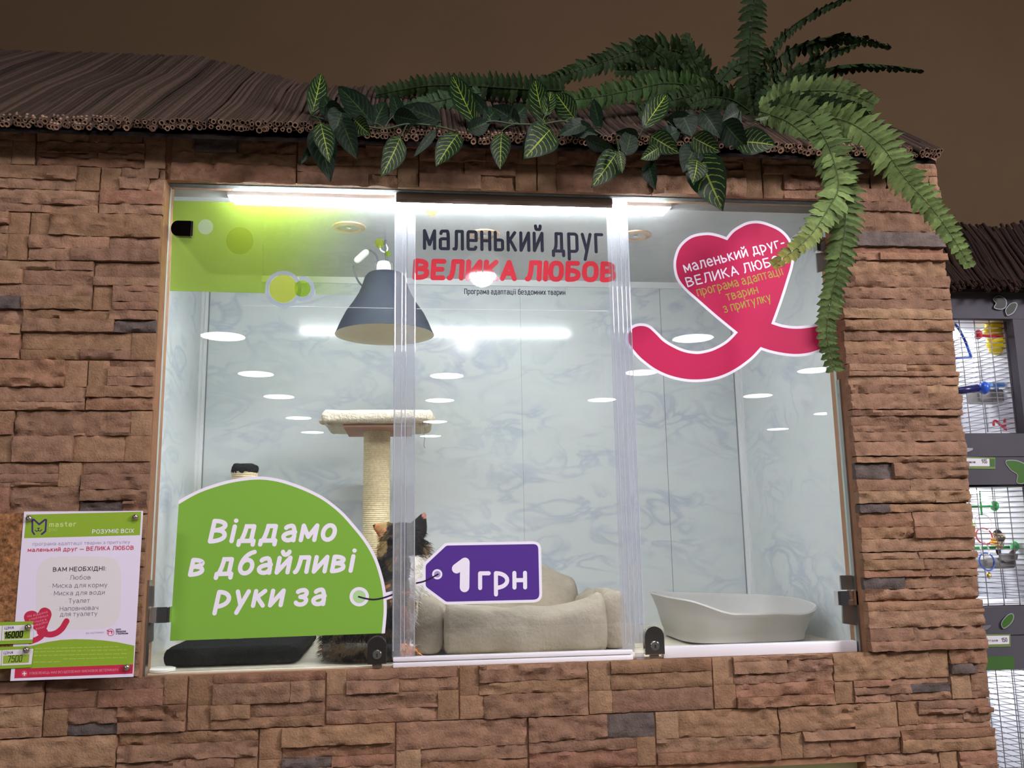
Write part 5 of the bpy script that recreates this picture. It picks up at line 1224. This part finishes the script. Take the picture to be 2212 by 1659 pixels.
q = M(); flat_shape(q, [(2137.5,991),(2149,991.5),(2149,1008),(2138,1008)], YF-0.0005, 0.0003); q.build('green_end', l_green, o)
label([(2095,1370),(2183,1370),(2183,1397),(2095,1398)], [(2097,1374),(2180,1373),(2180,1391),(2097,1393)], 'green-edged shelf label reading 150 on the lower grey board', [('150', (2164.5,1387), (2176.5,1386), 6.4, 0), ('на птахів', (2124,1386.5), (2156,1385.5), 3.6, 0)])
label([(2095,1419),(2191,1417),(2191,1446),(2095,1448)], None, 'plain dark green shelf label holder below the label reading 150', [])
def leafdecal(pts, lab, m=l_leaf):
    o = thing('leaf_decal', at(*pts[0], YF), lab, 'leaf sticker', 'leaf stickers on the grey boards'); P = [(p.x, p.y) for p in catmull(pts, 5, True)]
    q = M(); flat_shape(q, [(p.x, p.y) for p in offset2(P, 1.8)], YF, 0.0003); q.build('pale_edge', l_edge, o); q = M(); flat_shape(q, P, YF-0.0004, 0.0003); q.build('leaf_shape', m, o)
leafdecal([(2174,996.5),(2200,997),(2222,1012),(2215,1040),(2198,1042),(2199,1025),(2184,1014)], 'big notched green leaf sticker on the upper grey board')
leafdecal([(2187,1327),(2177,1330),(2165,1345),(2168,1356),(2180,1349),(2188,1337)], 'small oval green leaf sticker on the lower grey board')
leafdecal([(2147,646),(2158,640),(2172,648),(2172,662),(2162,667),(2149,664),(2153,655)], 'dark leaf sticker on the header board beside the reed hood', l_dleaf)
leafdecal([(2196,657),(2185,656),(2174,668),(2175,677),(2178,680),(2190,673)], 'dark oval leaf sticker at the right of the header board', l_dleaf)
def white_clip(pts, lab):
    o = thing('label_clip', at(*pts[0], YF), lab, 'clip', 'clips on the grey boards'); q = M(); flat_shape(q, pts, YF, 0.003); q.build('clip_body', mat('grey_clip', s2l((120,120,126)), 0.4, 0.5), o)
white_clip([(2079,967),(2102,968),(2101,972),(2092,976),(2079,977)], 'grey clip at the left of the upper grey board')
white_clip([(2123,1352),(2141,1350),(2140,1354),(2132,1360),(2123,1362)], 'grey clip at the left of the lower grey board')
# toys
def gloss(n, rgb): return mat(n, s2l(rgb), 0.3)
g_blue, g_navy, g_yel, g_red, g_grn, g_wht, g_lime, g_gold, g_or = gloss('blue_plastic',(46,92,200)), gloss('navy_plastic',(34,34,84)), gloss('yellow_plastic',(244,222,44)), gloss('red_plastic',(206,52,70)), gloss('green_plastic',(60,176,90)), gloss('white_plastic_toy',(240,240,244)), gloss('lime_plastic',(176,226,70)), mat('gold_bell', s2l((212,180,92)), 0.25, 0.9), gloss('amber_plastic',(236,178,62))
g_feed = mat('grey_feeder', s2l((128,126,124)), 0.45, 0.2)
YT = YU+0.075; YT2 = YU+0.065
def A_(x, y, d=YT): return at(x, y, d)
def toy(name, c, lab, cat='bird toy'): return thing(name, A_(*c), lab, cat)
t = toy('bird_swing', (2080,775), 'blue arched bird swing in the top cage beside the stone corner')
q = M(); q.tube(catmull([A_(2040,728),(A_(2050,702)),A_(2058,697),A_(2072,712),A_(2084,735),A_(2093,758),A_(2098,772)], 6), 0.0040, 8); q.tube([A_(2098,772), A_(2036,774)], 0.0036, 8); q.build('swing_frame', g_blue, t, smooth=True)
q = M(); q.tube([A_(2060,690), A_(2059,698)], 0.003, 6); q.build('hook', g_navy, t)
t = toy('hanging_duck_toy', (2150,765), 'yellow plastic hanging bird toy in the top cage')
q = M(); 
for (x, y, rx, rz) in ((2150,702,20,16),(2146,716,20,12),(2154,740,21,20),(2152,752,15,14)): c = A_(x, y, YT2); s = (c-CAM).length/FPX; q.ball(c, (rx*s, rx*s*0.8, rz*s), 16)
q.build('toy_body', g_yel, t, smooth=True)
q = M(); q.tube([A_(2150,690,YT2), A_(2150,700,YT2)], 0.002, 6); q.build('hanger', m_wire, t)
def perch(pa, pb, capat, m, lab, r=3.2, capr=11, d=YT):
    t = toy('perch', pa, lab, 'perch'); s = (A_(*pa)-CAM).length/FPX; q = M(); q.tube([A_(*pa, d), A_(*pb, d)], r*s, 10); q.build('perch_rod', m, t, smooth=True)
    q = M(); c = A_(*capat, d); q.ball(c, (capr*s*0.7, capr*s, capr*s), 16); q.build('perch_cap', m, t, smooth=True); return t
perch((2192,729), (2120,725), (2113,723), g_red, 'red bird perch with a round end in the top cage', 2.6, 9, YT-0.03)
perch((2060,846), (2112,838), (2125,838), g_navy, 'blue tube perch ending in a navy ball in the top cage', 7.5, 12.5, YT-0.045)
bpy.data.objects['perch.001'].children[0].data.materials[0] = g_blue
t = toy('feeder_cup', (2144,870), 'grey hooked feeder cup in the top cage behind the navy perch ball', 'feeder')
a, b = A_(2112,869), A_(2178,840); q = M(); q.rbox((a.x, YT-0.005, a.z), (b.x, YT+0.05, b.z), 0.006, 3); q.build('cup', g_feed, t, angle=40)
q = M(); 
for x in (2138, 2172): q.tube(catmull([A_(x,842,YT-0.008), A_(x+2,828,YT-0.012), A_(x+8,828,YT-0.02), A_(x+10,836,YT-0.02)], 5), 0.0012, 6)
q.tube([A_(2134,866,YT-0.008), A_(2180,867,YT-0.008)], 0.0012, 6); q.build('wire_hook', m_chrome, t)
t = toy('blue_clip_toy', (2152,835), 'small light blue clip toy on the rim of the feeder cup in the top cage'); q = M(); a, b = A_(2136,836,YT-0.014), A_(2168,827,YT-0.014); q.rbox((a.x, YT-0.02, a.z), (b.x, YT-0.012, b.z), 0.002); a, b = A_(2148,842,YT-0.014), A_(2153,828,YT-0.014); q.rbox((a.x, YT-0.022, a.z), (b.x, YT-0.014, b.z), 0.001); q.build('clip_body', gloss('sky_blue_plastic', (86,140,210)), t)
t = toy('toy_ladder', (2175,925), 'red toy ladder with hooked ends at the bottom of the top cage')
q = M(); q.tube(catmull([A_(2147,920),A_(2146,912),A_(2151,909),A_(2160,917),A_(2184,936)], 6), 0.0036, 8); q.tube(catmull([A_(2170,914),A_(2171,907),A_(2177,906),A_(2186,914),A_(2212,936)], 6), 0.0036, 8)
for k in (0.35, 0.7): q.tube([A_(2155+25*k,914+20*k), A_(2180+28*k,909+22*k)], 0.0026, 6)
q.build('ladder_frame', g_red, t, smooth=True)
perch((2092,1095), (2138,1094), (2148,1093), g_grn, 'upper green perch with a round end in the middle cage', 2.6, 10)
perch((2096,1184), (2180,1182), (2192,1180), g_grn, 'lower green perch carrying the small bird in the middle cage', 3.0, 9.5)
t = toy('ring_chain', (2118,1215), 'hanging chain of white, red and blue plastic rings in the middle cage')
def ringtoy(c, r, m, tilt=0.0):
    cc = A_(*c, YT-0.012+tilt); s = (cc-CAM).length/FPX; q = M(); P = [cc + Vector((r[0]*s*math.cos(2*PI*k/28), 0.004*math.sin(2*PI*k/28), r[1]*s*math.sin(2*PI*k/28))) for k in range(28)]
    q.tube(P, 0.0021, 8, closed=True); q.build('ring', m, t, smooth=True)
ringtoy((2124,1129), (17,16), g_wht); ringtoy((2126,1158), (16,15), g_red, 0.006); ringtoy((2127,1186), (8,14), g_wht, 0.0); ringtoy((2132,1213), (15,16), g_blue, 0.006)
q = M(); q.tube([A_(2116,1060,YT-0.012), A_(2118,1085,YT-0.012)], 0.0018, 6); q.tube([A_(2118,1085,YT-0.012), A_(2121,1113,YT-0.012)], 0.0026, 6); q.build('hanger', g_grn, t)
q = M(); 
t2 = toy('lime_slide_toy', (2096,1140), 'lime green plastic toy at the left edge of the middle cage'); flat_shape(q, [(2094,1107),(2100,1122),(2106,1142),(2098,1143),(2094,1125)], YT-0.02, 0.006); q.build('toy_body', g_lime, t2)
t = toy('feeder_cup', (2160,1225), 'grey plastic feeder with an open flap in the middle cage', 'feeder')
a, b = A_(2127,1229,YT), A_(2192,1204,YT); q = M(); q.rbox((a.x, YT-0.005, a.z), (b.x, YT+0.05, b.z), 0.008, 3); q.build('cup', g_feed, t, angle=40)
q = M(); flat_shape(q, [(2160,1198),(2180,1196),(2192,1183),(2197,1186),(2193,1196),(2199,1198),(2198,1208),(2190,1212),(2172,1214),(2163,1208)], YT-0.012, 0.004); q.build('flap', g_feed, t)
t = toy('small_bell', (2136,1245), 'tiny gold bell hanging under the feeder in the middle cage', 'bell'); c = A_(2136,1242,YT-0.01)
q = M(); q.lathe([(0.0,0.008),(0.004,0.007),(0.006,0.0),(0.007,-0.006)], c, 20); q.build('bell_body', g_gold, t, smooth=True); q = M(); q.ball(c+Vector((0,0,-0.009)), 0.0028, 10); q.build('clapper', m_steel, t, smooth=True)
# small bird on the lower green perch
m_bird = mat('finch_plumage', (0.2,0.2,0.2), 0.8, attr=True, noi=(300, 0.3)); bc = A_(2157, 1166, YT-0.01); sb = (bc-CAM).length/FPX
bd_ = thing('small_bird', A_(2157, 1181, YT-0.01), 'small dark and cream finch perched on the lower green perch', 'bird')
bm = bmesh.new()
for (x, y, r) in ((2157,1169,(10,9,12)),(2155,1154,(8,8,8.5)),(2160,1160,(9.5,9,9)),(2152,1150,(5,5,4)),(2160,1178,(7,6,6)),(2156,1190,(4.5,3,8))):
    c = A_(x, y, YT-0.01); bmesh.ops.create_icosphere(bm, subdivisions=3, radius=1.0, matrix=Matrix.Translation(c) @ Matrix.Diagonal((r[0]*sb, r[1]*sb, r[2]*sb, 1)))
me = bpy.data.meshes.new('bird_body'); bm.to_mesh(me); bm.free(); tmp = bpy.data.objects.new('bird_body', me); COL.objects.link(tmp)
md = tmp.modifiers.new('r', 'REMESH'); md.mode = 'VOXEL'; md.voxel_size = 0.0012; md = tmp.modifiers.new('s', 'SMOOTH'); md.iterations = 3
bb = bpy.data.meshes.new_from_object(tmp.evaluated_get(C.evaluated_depsgraph_get())); bpy.data.objects.remove(tmp)
ca = bb.color_attributes.new('Col', 'FLOAT_COLOR', 'POINT'); o_ = bd_.location
for v in bb.vertices:
    p = v.co; dz = (p.z - A_(2157,1166,YT-0.01).z)/sb
    n_ = noise.noise(p*220)
    c_ = s2l((44,38,38)) if (dz > 12 or -3 < dz < 4 or dz < -18) else s2l((196,184,160)) if n_ > -0.15 else s2l((110,96,80))
    ca.data[v.index].color = (*c_, 1); v.co = p - o_
for p in bb.polygons: p.use_smooth = True
bb.materials.clear(); bb.materials.append(m_bird); ob = bpy.data.objects.new('bird_body', bb); COL.objects.link(ob); ob.parent = bd_
q = M(); q.lathe([(0.0032,0.0),(0.002,0.004),(0.0002,0.007)], A_(2148,1153,YT-0.026), 10, 'Y'); q.build('beak', g_or, bd_)
q = M()
for k in (2154, 2161): q.tube([A_(k,1178,YT-0.01), A_(k,1182,YT-0.012)], 0.0012, 6)
q.build('feet', g_or, bd_)
t = toy('amber_block_toy', (2148,1172), 'amber plastic block toy beside the small bird on the green perch')
q = M(); 
for (x0_, y0_, x1_, y1_) in ((2142,1167,2150,1162),(2141,1174,2154,1168),(2142,1179,2158,1175)): a, b = A_(x0_, y0_, YT-0.02), A_(x1_, y1_, YT-0.02); q.rbox((a.x, YT-0.026, a.z), (b.x, YT-0.014, b.z), 0.002)
q.build('toy_body', g_or, t)
# ------------------------------------------------------------------ shop lamps behind the camera (seen as reflections in the glass)
m_disc = mat('lit_lamp_disc', (1, 1, 1), 0.5, emis=((1.0, 0.97, 0.95), 22.0)); m_lampbody = mat('lamp_grey_body', s2l((150,150,155)), 0.4, 0.6)
ZL = 3.05
def mirror(px, py, Z): p = atz(px, py, Z); return Vector((p.x, -p.y, Z))
NAMES = ['nearest', 'second', 'third', 'fourth', 'farthest']
rows = {'left': [(482,727),(553,808),(603,857),(645,903),(675,934)], 'middle': [(965,812),(950,865),(940,911),(930,942)], 'right': [(1497,731),(1385,805),(1300,864)], 'far right': [(1760,800),(1637,855),(1785,893),(1680,927)]}
proto = None
ALL = [(r, i, p) for r, L_ in rows.items() for i, p in enumerate(L_)]
for r, i, (px, py) in ALL:
    c = mirror(px, py, ZL); rad = 0.165
    lab = '%s round shop pendant of the %s row, behind the camera' % (NAMES[i], r)
    if proto is None:
        proto = thing('shop_pendant', c, lab, 'pendant lamp', 'round shop pendants reflected in the glass')
        q = M(); q.lathe([(0.0, ZL+0.16),(0.05, ZL+0.155),(0.07, ZL+0.10),(rad*0.8, ZL+0.05),(rad, ZL+0.004),(rad, ZL-0.002),(rad*0.97, ZL-0.002)], (c.x, c.y, 0), 32); q.build('lamp_shade', m_lampbody, proto, angle=50)
        q = M(); q.lathe([(0.0, ZL), (rad*0.97, ZL)], (c.x, c.y, 0), 32); q.build('lit_disc', m_disc, proto)
        q = M(); q.tube([(c.x, c.y, ZL+0.155), (c.x, c.y, 3.9)], 0.006, 6); q.build('cord', m_cord, proto)
    else:
        o = proto.copy(); COL.objects.link(o); o.location = c; o['label'] = lab
        for ch in list(proto.children):
            k = ch.copy(); COL.objects.link(k); k.parent = o
# single bright spot
c = mirror(1042, 592, 2.80); t = thing('spot_lamp', c, 'single very bright round spot lamp behind the camera', 'spot lamp')
q = M(); q.ball(c, 0.062, 24); q.build('bulb', mat('lit_spot_bulb', (1,1,1), 0.5, emis=((1.0,0.94,1.0), 90.0)), t)
q = M(); q.lathe([(0.085, -0.02),(0.088, 0.06),(0.045, 0.12),(0.0, 0.13)], c + Vector((0, 0, 0.0)), 24); q.build('lamp_can', m_lampbody, t)
q = M(); q.tube([c+Vector((0,0,0.12)), Vector((c.x, c.y, 3.9))], 0.006, 6); q.build('cord', m_cord, t)
# shop ceiling
cl = M(); cl.box((-6.5, -13.5, 3.9), (8.5, 1.3, 4.0)); struct(cl.build('ceiling_shop', mat('dark_shop_ceiling', s2l((70,62,56)), 0.9)))

# housings made up for the three added, unseen facade lights (the lamps' light is set at the top of the script)
for nm, lab in (('added_light_right', 'large tilted lamp added out of view far right to light the facade'), ('added_light_left', 'small tilted lamp added out of view on the left to light the facade'), ('added_light_front', 'long lamp added out of view under the shop ceiling to light the facade')):
    lo_ = bpy.data.objects[nm]; R3 = lo_.rotation_euler.to_matrix(); p = Vector(lo_.location); w_, h_ = lo_.data.size/2, lo_.data.size_y/2
    t = thing('added_lamp', p, lab, 'flood lamp', 'added facade lamps out of view')
    q = M()
    for (a, b) in (((-w_-0.03, -h_-0.03, 0.01), (w_+0.03, h_+0.03, 0.07)), ((-w_-0.03, -h_-0.03, -0.03), (-w_, h_+0.03, 0.01)), ((w_, -h_-0.03, -0.03), (w_+0.03, h_+0.03, 0.01)), ((-w_, -h_-0.03, -0.03), (w_, -h_, 0.01)), ((-w_, h_, -0.03), (w_, h_+0.03, 0.01))):
        k0 = len(q.v); q.box(a, b)
        for i in range(k0, len(q.v)): q.v[i] = p + R3 @ q.v[i]
    q.build('lamp_housing', m_lampbody, t)
    for sx in (-0.8, 0.8):
        e = p + R3 @ Vector((sx*w_, 0, 0.05)); q = M(); q.tube([e, Vector((e.x, e.y, 3.9))], 0.006, 6); q.build('hanger', m_lampbody, t)
